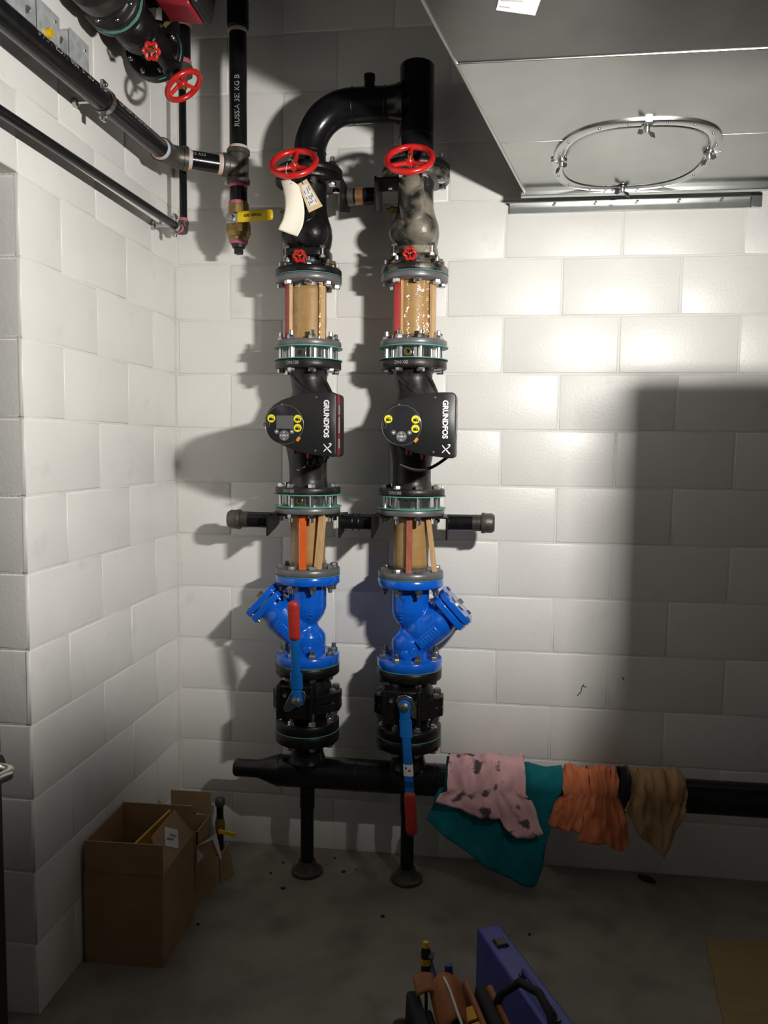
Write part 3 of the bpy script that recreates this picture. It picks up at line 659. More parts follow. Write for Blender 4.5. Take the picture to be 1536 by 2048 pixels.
# ------------------------------------------------------------------ top elbow manifold
t = thing('elbow_pipe', (XR,YC,2.479), 'large black pipe elbow joining both risers into an upright capped stub at top', 'pipe')
ZH = 2.711; RB = .152
pts = [(XL,YC,2.50),(XL,YC,ZH-RB)]
pts += [(XL+RB-RB*math.cos(a*PI/2/14), YC, ZH-RB+RB*math.sin(a*PI/2/14)) for a in range(1,15)]
pts += [(XR-.02,YC,ZH)]
part('elbow_run', MB().tube(pts, .0572, 36), 'bpipe', t, ang=60)
part('stub', MB().lathe((XR,YC,2.50), (0,0,1), [(0,.0572),(.327,.0572),(.333,.053),(.334,.047)], 36), 'bpipe', t)
part('branch_saddle', MB().lathe((XR-.045,YC,ZH), (-1,0,0), [(0,.072),(.012,.066),(.03,.060),(.05,.0575)], 36), 'bpipe', t, ang=60)
for x, z, ax, r in ((XL,ZH-RB,(0,0,1),.0575),(XL+RB,ZH,(1,0,0),.0575),(XR-.105,ZH,(1,0,0),.0575),(XR,2.60,(0,0,1),.0575)):
    part('weld_bead', MB().torus((x,YC,z), ax, r, .002, 36, 8), 'bcast', t)
part('vent_nipple', MB().lathe((.765,YC,ZH+.05), (0,0,1), [(0,.020),(.012,.018),(.028,.017),(.03,.019),(.048,.019)], 18), 'bcast', t)
for x in (XL, XR): flange('flange', (x,YC), 2.479, 2.503, 'bcast', t)

# ------------------------------------------------------------------ brackets and cross pipes
def bracket(x, sg, z, t, tall=.078):
    xv = x+sg*.127
    part('angle_leg', MB().box((x+sg*.090,YC-.0,z-.003), (.078,.13,.006)), 'bcast', t, bev=.001)
    P = [(YC+.075,z),(YC-.08,z),(YC-.08,z-tall),(YC+.04,z-tall*.72),(YC+.075,z-tall*.6)]
    part('gusset_plate', MB().prism([V((xv-.0035,a,b2)) for a, b2 in P], [V((xv+.0035,a,b2)) for a, b2 in P]), 'bcast', t, bev=.001, smooth=False)
def cap_pipe(x0, x1, z, t, capend):
    part('stub_pipe', MB().cyl((x0,YC,z), (x1,YC,z), .0285, n=28), 'bpipe', t)
    if capend:
        s = 1 if x1 > x0 else -1
        part('bare_band', MB().cyl((x1-s*.075,YC,z), (x1-s*.04,YC,z), .0288, n=28), 'rawpipe', t)
        part('pipe_cap', MB().lathe((x1-s*.045,YC,z), (s,0,0), [(0,.0345),(.003,.036),(.012,.036),(.014,.034),(.036,.034),(.043,.030),(.046,.022)], 28), 'mall', t)
ZB = 1.297
t = thing('anchor_stub', (.42,YC,1.325), 'black capped pipe stub on an angle plate, left of the left riser', 'pipe stub', 'anchor stubs'); bracket(XL, -1, 1.326, t); cap_pipe(XL-.127, .267, ZB, t, True)
t = thing('anchor_stub', (1.06,YC,1.325), 'black capped pipe stub on an angle plate, right of the right riser', 'pipe stub', 'anchor stubs'); bracket(XR, 1, 1.326, t); cap_pipe(XR+.127, 1.213, ZB+.006, t, True)
t = thing('cross_tie', (.742,YC,1.325), 'short black tie pipe between the two risers below the pumps', 'tie pipe', 'tie pipes'); bracket(XL, 1, 1.326, t); bracket(XR, -1, 1.326, t); cap_pipe(XL+.127, XR-.127, ZB, t, False)
for x in (.72, .742): part('weld_bead', MB().torus((x,YC,ZB), (1,0,0), .0285, .003, 28, 8), 'bcast', t)
t = thing('cross_tie', (.742,YC,2.45), 'short tie pipe with copper-stained band between the risers under the top flanges', 'tie pipe', 'tie pipes'); bracket(XL, 1, 2.452, t, .115); bracket(XR, -1, 2.452, t, .115)
cap_pipe(XL+.127, XR-.127, 2.413, t, False); part('stained_band', MB().cyl((.722,YC,2.413), (.748,YC,2.413), .0292, n=28), 'copper', t); part('band_coupling', MB().cyl((.693,YC,2.413), (.714,YC,2.413), .031, n=28, bev=.002), 'mall', t)

# ------------------------------------------------------------------ duct with access door
Y0, Y1 = -.165, -2.3
def xe(y): return 1.289+(y+.165)*.262
def xr(y): return 2.066+(y+.165)*.255
def zb(y): return 2.420-(y+.2)*.095
t = thing('air_duct', (1.65,-.5,2.42), 'large galvanized sheet-metal duct with an oval access door overhead at right', 'duct')
segs = [(Y0,-.512),(-.516,-.923),(-.927,-1.52),(-1.524,Y1)]
for k, (ya, yb) in enumerate(segs):
    dz = -.0015 if k % 2 else 0
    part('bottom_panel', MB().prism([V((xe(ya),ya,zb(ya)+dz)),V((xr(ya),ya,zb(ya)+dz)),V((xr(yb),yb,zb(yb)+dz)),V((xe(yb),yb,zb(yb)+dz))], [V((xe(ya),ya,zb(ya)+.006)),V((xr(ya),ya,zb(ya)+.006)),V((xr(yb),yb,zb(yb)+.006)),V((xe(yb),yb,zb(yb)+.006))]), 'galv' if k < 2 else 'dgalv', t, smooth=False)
for s, xf in (('left',xe),('right',xr)):
    part('side_panel', MB().prism([V((xf(Y0),Y0,zb(Y0)+.001)),V((xf(Y1),Y1,zb(Y1)+.001)),V((xf(Y1),Y1,3.4)),V((xf(Y0),Y0,3.4))], [V((xf(Y0)+(.004 if s=='left' else -.004),Y0,zb(Y0)+.001)),V((xf(Y1)+(.004 if s=='left' else -.004),Y1,zb(Y1)+.001)),V((xf(Y1)+(.004 if s=='left' else -.004),Y1,3.4)),V((xf(Y0)+(.004 if s=='left' else -.004),Y0,3.4))]), 'galv', t, smooth=False)
part('end_panel', MB().box((1.68,Y0+.003,2.92), (.80,.004,.98)), 'galv', t, smooth=False)
for y in (-.514,-.925):
    part('seam_rib', MB().tube([V((xe(y)+.002,y,zb(y)-.001)), V((xr(y)-.002,y,zb(y)-.001))], .0024 if y < -.9 else .002, 8), 'galv2', t)
part('end_rim', MB().box((1.678,Y0+.006,2.409), (.80,.012,.022)).box((1.678,Y0-.006,2.399), (.798,.022,.004)), 'galv2', t, bev=.0015)
part('shaded_gap_sleeve', MB().box((1.672,-.085,2.475), (.755,.15,.05)), 'black', t, bev=.001)  # black colour stands in for the rim's shade in the gap
part('wall_collar', MB().box((1.650,-.007,2.405), (.812,.010,.030)).box((1.650,-.022,2.419), (.812,.034,.004)), 'galv2', t, bev=.001)
part('corner_angle', MB().box((2.075,-.012,2.412), (.034,.016,.048)), 'galv2', t, bev=.001)
for k in range(5): part('collar_screw', MB().lathe((1.40+.14*k,-.024,2.417), (0,0,-1), [(0,.005),(.003,.004)], 8), 'dbolt', t)
# left lower flange of the transition, hemmed edge
part('hem_edge', MB().tube([V((xe(Y0),Y0,zb(Y0))), V((xe(Y1),Y1,zb(Y1)))], .0045, 8), 'galv2', t)
# access door: oval ring, door, latches, rivets
slope = math.atan(.095)
dr = Matrix.Rotation(-slope, 3, 'X')
dc = V((1.602,-.392,zb(-.392)))
def oval(h, n=56):
    P = []
    for k in range(n):
        a = 2*PI*k/n; ca, sa = math.cos(a), math.sin(a); q = 1/((abs(ca)**2.7+abs(sa)**2.7)**(1/2.7)); P.append((h*1.02*q*ca, (h*.985)*q*sa))
    return P
def dp(p, d): return dc+dr @ V((p[0], p[1], -d))
def ringmesh(Ls):
    mb = MB(); R = []
    for h, d in Ls:
        i = len(mb.v); P = [dp(p, d) for p in oval(h)]; mb.v += P; R.append(list(range(i, i+len(P))))
    for k in range(len(R)-1): mb.bridge(R[k], R[k+1])
    return mb, R
mb, R = ringmesh([(.234,-.003),(.234,.006),(.231,.0075),(.207,.0075),(.204,.006),(.204,-.003)])
mb.bridge(R[-1], R[0])
fr = part('access_frame', mb, 'galv2', t, ang=50)
mb, R = ringmesh([(.200,-.003),(.200,.004),(.195,.006),(.190,.0055)]); mb.f.append(tuple(R[-1])); mb.f.append(tuple(reversed(R[0])))
part('access_door', mb, 'galv', t, ang=30)
me = MB().sphere((0,0,0), .0042, 10, 6).mesh('rivet', 'galv2')
ovp = oval(.219)
for k in (2,5,9,12,16,18,21,24,30,33,37,40,44,47,50,53): link('rivet', me, fr, Matrix.Translation(dp(ovp[k], .0075)))
for px_, py_, an in ((.0,-.2,0),(0.0,.2,0),(-.212,0,1.57),(.212,-.02,1.57)):
    c = dp((px_,py_), .008); d = dr @ V((0,0,-1)); a = dr @ V((math.cos(an+.5),math.sin(an+.5),0))
    lt = part('wing_latch', MB().lathe(c, d, [(0,.016),(.003,.016),(.004,.009),(.014,.008),(.018,.005)], 16), 'galv2', t)
    part('latch_wing', MB().prism([c+d*.010-a*.006, c+d*.012-a*.026, c+d*.026-a*.030, c+d*.026-a*.018, c+d*.016-a*.006], [q+a.cross(d)*.002 for q in (c+d*.010-a*.006, c+d*.012-a*.026, c+d*.026-a*.030, c+d*.026-a*.018, c+d*.016-a*.006)]), 'galv2', lt, smooth=False)
    part('latch_wing', MB().prism([c+d*.010+a*.006, c+d*.012+a*.026, c+d*.026+a*.030, c+d*.026+a*.018, c+d*.016+a*.006], [q+a.cross(d)*.002 for q in (c+d*.010+a*.006, c+d*.012+a*.026, c+d*.026+a*.030, c+d*.026+a*.018, c+d*.016+a*.006)]), 'galv2', lt, smooth=False)
    b_o = dr @ V((math.cos(an+1.57), math.sin(an+1.57), 0)); o_ = 1 if (px_+py_) > 0 else -1
    part('latch_clip', MB().box(c+(dr @ V((px_,py_,0)).normalized())*.022-d*.0, (.02,.02,.006), dr), 'galv2', lt, bev=.001)
def du(x, y, d): return V((x, y, zb(y)-d))
lq = [(1.183,-1.120),(1.268,-1.094),(1.292,-1.24),(1.205,-1.262)]
lb = part('paper_label', MB().prism([du(x,y,.0016) for x, y in lq], [du(x,y,.0024) for x, y in lq]), 'label', t, smooth=False)
for x0, x1, y in ((1.190,1.212,-1.131),(1.193,1.24,-1.15)): part('print_line', MB().prism([du(x0,y,.0025),du(x1,y+.007,.0025),du(x1,y+.003,.0025),du(x0,y-.004,.0025)], [du(x0,y,.0029),du(x1,y+.007,.0029),du(x1,y+.003,.0029),du(x0,y-.004,.0029)]), 'dwhite', lb, smooth=False)

# ------------------------------------------------------------------ riser with tee and brass ball valve, branch along the left wall
RX, RY = .306, -.175; ZT = 2.525
t = thing('riser_pipe', (RX,RY,2.3), 'black two-inch vertical pipe with tee, left of the pump risers', 'pipe')
part('vertical_pipe', MB().cyl((RX,RY,ZT+.03), (RX,RY,3.5), .0302, n=28), 'bpipe', t)
part('lower_nipple', MB().cyl((RX,RY,2.395), (RX,RY,ZT-.03), .0302, n=28), 'bpipe', t)
tdir = V((-.20,-.125,0)).normalized()
part('tee', MB().lathe((RX,RY,ZT-.058), (0,0,1), [(0,.037),(.003,.040),(.016,.040),(.019,.035),(.097,.035),(.10,.040),(.113,.040),(.116,.037)], 28).lathe(V((RX,RY,ZT)), tdir, [(0,.035),(.036,.035),(.040,.040),(.054,.040),(.057,.037)], 28), 'mall', t)
part('coupling', MB().lathe((RX,RY,2.985), (0,0,1), [(0,.034),(.003,.037),(.09,.037)], 28), 'bcast', t)
for z, m_ in ((ZT+.062,'tape'),(ZT-.064,'pink_seal'),(2.400,'pink_seal'),(2.976,'tape')): part('thread_sealant', MB().lathe((RX,RY,z-.007), (0,0,1), [(0,.0315),(.004,.034),(.010,.034),(.014,.0315)], 28), m_, t)
text_cyl('RUSSIA 3EI KG B', .024, (RX,RY,2.735), (0,0,1), (.20,-1,0), .0302, 'dwhite', t)
t = thing('brass_valve', (RX,RY,2.27), 'brass ball valve with yellow lever and black plug, under the vertical pipe', 'valve')
ZV = 2.335
part('body', MB().lathe((RX,RY,2.272), (0,0,1), [(0,.034),(.012,.036)], 8).lathe((RX,RY,2.284), (0,0,1), [(0,.036),(.012,.040),(.016,.043),(.040,.042),(.060,.037),(.078,.034)], 28).lathe((RX,RY,2.362), (0,0,1), [(0,.037),(.034,.037)], 8).lathe((RX,RY,ZV), (0,-1,0), [(0,.016),(.055,.016)], 16), 'dbrass', t, bev=.001)
yh = RY-.062
part('lever_plate', MB().box((RX-.002,yh,ZV), (.044,.004,.032)), 'zinc', t, bev=.001)
part('lever_nut', MB().lathe((RX-.004,yh-.002,ZV), (0,-1,0), [(0,.011),(.008,.011),(.012,.007)], 6), 'zinc', t)
lv = part('lever_grip', MB().layers([[V((RX+.018+s,yh-.004+.004*math.cos(k*PI/8)*0+w_*math.cos(k*PI/8)*.5,ZV+.002+h_*math.sin(k*PI/8)+s*.04)) for k in range(16)] for s, w_, h_ in ((0,.012,.017),(.004,.014,.019),(.10,.013,.0185),(.116,.013,.018),(.122,.010,.015),(.124,.004,.008))]), 'yhandle', t, ang=60)
text_flat('600 WOG', .014, (RX+.072,yh-.0118,ZV+.005), (1,0,.04), (-.04,0,1), 'black', lv, bold=.0004)
part('sealant', MB().lathe((RX,RY,2.262), (0,0,1), [(0,.028),(.005,.032),(.011,.033)], 24), 'pink_seal', t)
part('plug', MB().lathe((RX,RY,2.25), (0,0,1), [(0,.022),(.014,.026)], 24).lathe((RX,RY,2.229), (0,0,1), [(0,.016),(.024,.016)], 4, ph=.5), 'black', t)

EL = V((.106,-.300,ZT))
t = thing('wall_pipe', (.09,-.8,ZT), 'black two-inch pipe with white stencil lettering running along the left wall', 'pipe')
p0 = V((RX,RY,ZT))+tdir*.05
ex_ = EL+(V((RX,RY,ZT))-EL).normalized()*.03; run = V((.030,.80,0)).normalized()
part('branch_pipe', MB().cyl(p0, EL, .0302, n=28), 'bpipe', t)
end = EL-run*1.5
part('long_pipe', MB().cyl(EL, end, .0302, n=28), 'bpipe', t)
d1 = (p0-EL).normalized()
part('elbow', MB().tube([EL+d1*.058, EL+d1*.03, EL+d1*.008-run*.008, EL-run*.03, EL-run*.058], .0365, 24).lathe(EL+d1*.046, d1, [(0,.040),(.014,.040)], 24).lathe(EL-run*.046, -run, [(0,.040),(.014,.040)], 24), 'mall', t)
for c, d in ((EL+d1*.062,d1),(EL-run*.062,-run),(V((RX,RY,ZT))+tdir*.06,tdir)): part('thread_sealant', MB().lathe(c, d, [(-.004,.0335),(.005,.0345),(.012,.0312)], 24), 'tape', t)
text_cyl('5 MM  EDM  600  3  LOT  K5H  T7  CHINA  A53  XS', .026, EL-run*.50, run, (.93,0,.36), .0302, 'dwhite', t)
text_cyl('XS A53', .016, (p0+EL)/2, (EL-p0)*-1, (.0,-.9,.35), .0302, 'dwhite', t)
def clamp(nm, c, ax, r, wallx, t, lab, cat='clamp'):
    k = thing('pipe_clamp', (wallx,c.y,c.z), lab, cat, 'split-ring pipe clamps')
    part('split_ring', MB().lathe(c-ax*.009, ax, [(0,r+.001),(0,r+.005),(.018,r+.005),(.018,r+.001)], 28, close=True), 'galv2', k)
    for s in (1,-1): part('clamp_ear', MB().box(c+V((0,0,s*(r+.014))), (.010,.018,.024)).lathe(c+V((-.012,0,s*(r+.014))), (1,0,0), [(0,.006),(.024,.006)], 6), 'galv2', k, bev=.001)
    part('hanger_rod', MB().cyl((wallx+.002,c.y,c.z), (c.x-r-.004,c.y,c.z), .005, n=12), 'zinc', k)
    part('wall_plate', MB().lathe((wallx,c.y,c.z), (1,0,0), [(0,.014),(.012,.013),(.014,.009)], 16), 'galv2', k)
clamp('', EL-run*.43, run, .0302, 0, t, 'galvanized split-ring clamp holding the larger stencilled pipe to the left wall')
# small pipe lower on the left wall, turning up at the corner
TX, TZ = .062, 2.326; TC = V((.086,-.125,TZ))
t = thing('small_pipe', (TX,-.7,TZ), 'thin black pipe along the left wall turning up in the corner', 'pipe')
trun = V((.022,.6,0)).normalized(); tend = TC-trun*1.45
part('long_pipe', MB().cyl(TC, tend, .0134, n=20), 'bpipe', t)
part('drop_pipe', MB().cyl(TC+V((0,0,.02)), (TC.x,TC.y,2.87), .0134, n=20), 'bpipe', t)
part('elbow', MB().tube([TC-trun*.034, TC-trun*.012, TC+V((0,-.002,.002)), TC+V((0,0,.012)), TC+V((0,0,.034))], .0172, 18).lathe(TC+V((0,0,.024)), (0,0,1), [(0,.0195),(.010,.0195)], 18).lathe(TC-trun*.024, -trun, [(0,.0195),(.010,.0195)], 18), 'mall', t)
for c, d in ((TC+V((0,0,.036)),V((0,0,1))),(TC-trun*.036,-trun)): part('thread_sealant', MB().lathe(c, d, [(-.003,.0165),(.006,.0165),(.010,.014)], 18), 'pink_seal', t)
part('reducer', MB().lathe((TC.x,TC.y,2.84), (0,0,1), [(0,.018),(.012,.020),(.022,.036),(.055,.037),(.058,.034)], 24), 'mall', t)
part('thread_sealant', MB().lathe((TC.x,TC.y,2.897), (0,0,1), [(0,.033),(.014,.0335),(.018,.031)], 24), 'pink_seal', t)
part('upper_pipe', MB().cyl((TC.x,TC.y,2.89), (TC.x,TC.y,3.5), .0302, n=28), 'bpipe', t)
part('thread_sealant', MB().lathe((TC.x,TC.y,3.025), (0,0,1), [(0,.0312),(.012,.036),(.022,.036)], 24), 'tape', t)
clamp('', TC-trun*.075, trun, .0134, 0, t, 'small galvanized clamp on the thin pipe close to the room corner')

# junction boxes on the left wall
for k, (y0, y1, z0, z1, lab) in enumerate(((-.845,-.743,2.565,2.668,'galvanized square junction box on the left wall, nearest the corner'),(-1.0,-.897,2.565,2.664,'galvanized square junction box on the left wall, middle one, with yellow bushing'),(-1.16,-1.055,2.565,2.664,'galvanized junction box at the left edge of the picture'))):
    t = thing('junction_box', (0,(y0+y1)/2,z0), lab, 'electrical box', 'junction boxes')
    part('box_body', MB().box((.0265,(y0+y1)/2,(z0+z1)/2), (.052,y1-y0,z1-z0)), 'jbox', t, bev=.006)
    part('cover_plate', MB().box((.0535,(y0+y1)/2,(z0+z1)/2), (.003,y1-y0+.002,z1-z0+.002)), 'jbox', t, bev=.001)
    for dy, dz in ((.03,.03),(-.03,-.03)): part('cover_screw', MB().lathe((.055,(y0+y1)/2+dy,(z0+z1)/2+dz), (1,0,0), [(0,.004),(.002,.0035)], 8), 'zinc', t)
    for dz in (.02,-.02): part('knockout', MB().lathe((.027,y0-.0005,(z0+z1)/2+dz), (0,-1,0), [(0,.010),(.0012,.0095)], 14), 'galv2', t)
    if k == 1: part('bushing', MB().lathe((.055,(y0+y1)/2-.012,(z0+z1)/2-.018), (1,0,0), [(0,.011),(.014,.011),(.014,.0075),(.002,.0075)], 18), 'yhandle', t)
part_w = None

# ------------------------------------------------------------------ second pump set high in the left corner
AX, AZ = .108, 2.808
t = thing('upper_check_valve', (AX,-.55,AZ), 'black flanged valve with a tilted red handwheel high in the left corner', 'valve')
def hfl(y0, y1, r, nm, mt='bcast'): return part(nm, MB().lathe((AX,y0,AZ), (0,1,0), [(0,r-.003),(.003,r),(y1-y0-.003,r),(y1-y0,r-.003)], 40), mt, t)
f = hfl(-.435,-.413,.088,'flange'); hfl(-.4128,-.4096,.0882,'gasket','gasket'); hfl(-.4095,-.388,.088,'flange'); g = hfl(-.70,-.678,.088,'flange'); hfl(-.7018,-.700,.0882,'gasket','gasket')
for yy, fl in ((-.411,f),(-.702,g)):
    for k in range(8):
        a = 2*PI*k/8+.39; link('bolt', bolt_mesh(.024,.024,'nut','head','zinc'), fl, Matrix.Translation(V((AX+.074*math.cos(a),yy,AZ+.074*math.sin(a)))) @ Matrix.Rotation(PI/2,4,'X') @ Matrix.Scale(.72,4))
mb = MB(); mb.lathe((AX,-.69,AZ), (0,1,0), [(0,.046),(.04,.045),(.09,.062),(.13,.067),(.17,.062),(.22,.046),(.27,.046)], 28)
wc = V((.244,-.52,2.650)); ax = V((.563,-.02,-.824)).normalized()
mb.lathe(wc-ax*.20, ax, [(0,.04),(.06,.038),(.09,.028),(.14,.022)], 24); mb.sphere((AX+.01,-.60,AZ-.015), .060)
part('body', mb, 'bcast', t, remesh=.0045)
part('bonnet', MB().lathe(wc-ax*.07, ax, [(0,.030),(.014,.030),(.018,.018),(.045,.015)], 20), 'bcast', t); part('stem', MB().cyl(wc-ax*.03, wc+ax*.012, .006, n=10), 'brass', t)
handwheel(wc, ax, .0560, .0085, t, ph=.4)
sw = V((.190,-.63,2.702)); sd = V((.30,-.85,-.42)).normalized(); part('drain_stem', MB().lathe(sw-sd*.05, sd, [(0,.014),(.02,.014),(.022,.010),(.045,.009)], 14), 'dbrass', t); petal_wheel(sw, sd, .0255, t)
part('test_port', MB().lathe((AX+.05,-.46,AZ+.05), (.7,0,.7), [(0,.008),(.03,.008),(.03,.011),(.045,.011)], 8), 'brass', t)
part('outlet_pipe', MB().tube([(AX,-.388,AZ),(AX,-.34,AZ),(AX,-.30,AZ+.03),(AX,-.28,AZ+.10),(AX,-.28,3.5)], .028, 20), 'bpipe', t)
t = thing('upper_pump', (AX,-.80,AZ), 'black finned pump with a dark red terminal box high in the left corner', 'pump')
part('volute', MB().lathe((AX,-.86,AZ), (0,1,0), [(0,.06),(.03,.082),(.09,.080),(.12,.06),(.134,.088),(.155,.088)], 32).sphere((AX,-.74,AZ+.09), .082), 'pcast', t, remesh=.005)
part('suction_pipe', MB().lathe((AX-.025,-.85,AZ+.03), (0,-1,0), [(0,.048),(.10,.048),(.16,.044),(.18,.034),(.185,.02)], 24), 'bcast', t)
part('suction_band', MB().torus((AX-.025,-.90,AZ+.03), (0,1,0), .048, .006, 32, 8).torus((AX-.025,-.875,AZ+.03), (0,1,0), .048, .004, 32, 8), 'zinc', t)
for k in range(7): part('motor_fin', MB().lathe((AX-.01+.020*k,-.56,AZ+.142), (1,0,0), [(0,.080),(.006,.080)], 32), 'bcast', t)
part('motor', MB().lathe((AX-.03,-.56,AZ+.142), (1,0,0), [(0,.072),(.165,.072)], 32).box((AX+.06,-.60,AZ+.15), (.16,.10,.10)), 'bcast', t, bev=.003)
rr_ = Matrix.Rotation(.18, 3, 'Y')
part('terminal_box', MB().box((AX+.150,-.56,AZ+.090), (.11,.12,.12), rr_), 'motor', t, bev=.010)
for k in range(3): part('housing_rib', MB().box((AX+.115+.03*k,-.622,AZ+.090-.005*k), (.012,.012,.05), rr_), 'motor', t, bev=.002)
part('control_cover', MB().box((AX+.218,-.56,AZ+.088), (.026,.135,.13), rr_), 'box', t, bev=.010)
part('emblem_stroke', MB().tube([V((AX+.214,-.629,AZ+.053)),V((AX+.221,-.629,AZ+.065)),V((AX+.214,-.629,AZ+.078)),V((AX+.222,-.629,AZ+.093))], .0014, 6), 'white', t)

# ------------------------------------------------------------------ floor stubs, boxes
def floor_stub(x, y, lab, valve):
    t = thing('floor_stub', (x,y,0), lab, 'pipe stub', 'capped floor stubs')
    part('floor_plate', MB().lathe((x,y,0), (0,0,1), [(0,.037),(.006,.037),(.009,.03),(.012,.016)], 24), 'mall', t)
    part('pipe', MB().cyl((x,y,.008), (x,y,.195), .0135, n=18), 'bpipe', t)
    part('cap', MB().lathe((x,y,.183), (0,0,1), [(0,.018),(.002,.019),(.024,.019),(.03,.015)], 18), 'mall', t)
    if valve:
        part('valve_body', MB().lathe((x,y,.072), (0,0,1), [(0,.016),(.010,.017),(.020,.020),(.042,.020),(.052,.017),(.062,.016)], 8), 'dbrass', t)
        part('valve_stem', MB().cyl((x,y,.098), (x+.014,y-.03,.098), .008, n=12), 'dbrass', t)
        part('valve_lever', MB().box((x+.040,y-.034,.092), (.072,.006,.016), Matrix.Rotation(.12,3,'Y')), 'yhandle', t, bev=.002)
floor_stub(.193, -.080, 'capped pipe stub rising from the floor with brass valve and yellow lever', True)
floor_stub(.076, -.060, 'capped pipe stub in the corner, mostly hidden behind the cardboard boxes', False)
def wallp(mb, a, b2, z0, z1, th=.004):
    a = V(a); b2 = V(b2); d = (b2-a).normalized(); n_ = V((-d.y,d.x,0))*th
    mb.prism([V((a.x,a.y,z0)),V((b2.x,b2.y,z0)),V((b2.x,b2.y,z1)),V((a.x,a.y,z1))], [V((a.x,a.y,z0))+n_,V((b2.x,b2.y,z0))+n_,V((b2.x,b2.y,z1))+n_,V((a.x,a.y,z1))+n_]); return mb
t = thing('cardboard_box', (.13,-.64,0), 'tall open brown cardboard box with flaps up and a white label, against the left wall', 'box')
A_, B_, C_, D_ = (.012,-.782),(.256,-.774),(.250,-.508),(.008,-.514)
ZB0 = .288
part('bottom', MB().box((.131,-.645,.003), (.236,.258,.004)), 'card', t)
for nme, p, q in (('front',A_,B_),('right',B_,C_),('back',C_,D_),('left',D_,A_)): part('side_panel', wallp(MB(), p, q, .001, ZB0), 'card', t, smooth=False)
part('flap', wallp(MB(), (.018,-.784), (.258,-.777), ZB0+.001, .382), 'card', t, smooth=False)
part('flap', wallp(MB(), (.248,-.507), (.010,-.513), ZB0+.001, .380), 'card', t, smooth=False)
part('flap', wallp(MB(), (.008,-.52), (.012,-.775), ZB0+.001, .375), 'card', t, smooth=False)
P = [V((.2575,-.770,ZB0-.0)),V((.252,-.512,ZB0)),V((.196,-.53,.374)),V((.200,-.72,.376))]
n_ = (P[1]-P[0]).cross(P[3]-P[0]).normalized()
if n_.x < 0: n_ = -n_
fl = part('flap', MB().prism(P, [p-n_*.004 for p in P]), 'card', t, smooth=False)
u_ = (P[1]-P[0]).normalized(); v_ = n_.cross(u_); fc = (P[0]+P[1]+P[2]+P[3])/4
if v_.z < 0: v_ = -v_
lq = [(0.0,.040),(.052,.0),(0.0,-.040),(-.052,0.0)]
lb = part('shipping_label', MB().prism([fc+u_*a+v_*b2+n_*.0003 for a, b2 in lq], [fc+u_*a+v_*b2+n_*.0011 for a, b2 in lq]), 'label', fl, smooth=False)
for k in (-.3,-.12,.25,.45):
    a0 = V((-.026,0.0)) if False else None
    e0 = fc+(u_*(-.026)+v_*(.02))*0+u_*(.052*k*.8)+v_*(-.040*k*.0)
    s0, s1 = e0+u_*-.016+v_*.012+n_*.0012, e0+u_*.010+v_*-.008+n_*.0012
    part('print_line', MB().tube([s0, s1], .0012, 4), 'ring', lb)
part('packing_sheet', MB().prism([V((.135,-.735,.26)),V((.180,-.53,.33)),V((.178,-.53,.374)),V((.125,-.735,.335))], [V((.140,-.736,.258)),V((.185,-.532,.328)),V((.183,-.532,.372)),V((.130,-.737,.333))]), 'cardy', t, smooth=False)
t = thing('small_cardboard_box', (.15,-.32,0), 'smaller opened cardboard box tucked behind the tall one in the corner', 'box')
a1, b1, c1, d1_ = (.075,-.40),(.222,-.40),(.222,-.27),(.075,-.27)
for p, q in ((a1,b1),(b1,c1),(c1,d1_),(d1_,a1)): part('side_panel', wallp(MB(), p, q, .001, .235), 'card', t, smooth=False)
part('bottom', MB().box((.1485,-.335,.003), (.14,.12,.004)), 'card', t); part('flap', wallp(MB(), (.222,-.262), (.075,-.266), .237, .318), 'card', t, smooth=False)
t = thing('leaning_carton', (.24,-.33,0), 'flattened carton with a white inner face leaning beside the small floor valve', 'carton')
Q = [V((.222,-.44,.0)),V((.262,-.33,.0)),V((.243,-.27,.165)),V((.224,-.41,.19))]
part('panel', MB().prism(Q, [q+V((-.004,.003,0)) for q in Q]), 'card', t, smooth=False)
Q = [V((.224,-.41,.191)),V((.243,-.27,.166)),V((.268,-.285,.085)),V((.264,-.292,.085)),V((.240,-.30,.158))]
part('white_flap', MB().prism(Q, [q+V((.003,-.002,.002)) for q in Q]), 'label', t, smooth=False)
Q = [V((.268,-.30,.0)),V((.300,-.24,.0)),V((.275,-.22,.11)),V((.262,-.29,.09))]
part('side_panel', MB().prism(Q, [q+V((-.004,.003,0)) for q in Q]), 'card', t, smooth=False)
Q = [V((.226,-.415,.13)),V((.230,-.42,.185)),V((.248,-.405,.155))]
part('green_sticker', MB().prism(Q, [q+V((.001,-.002,0)) for q in Q]), 'label', t, smooth=False)

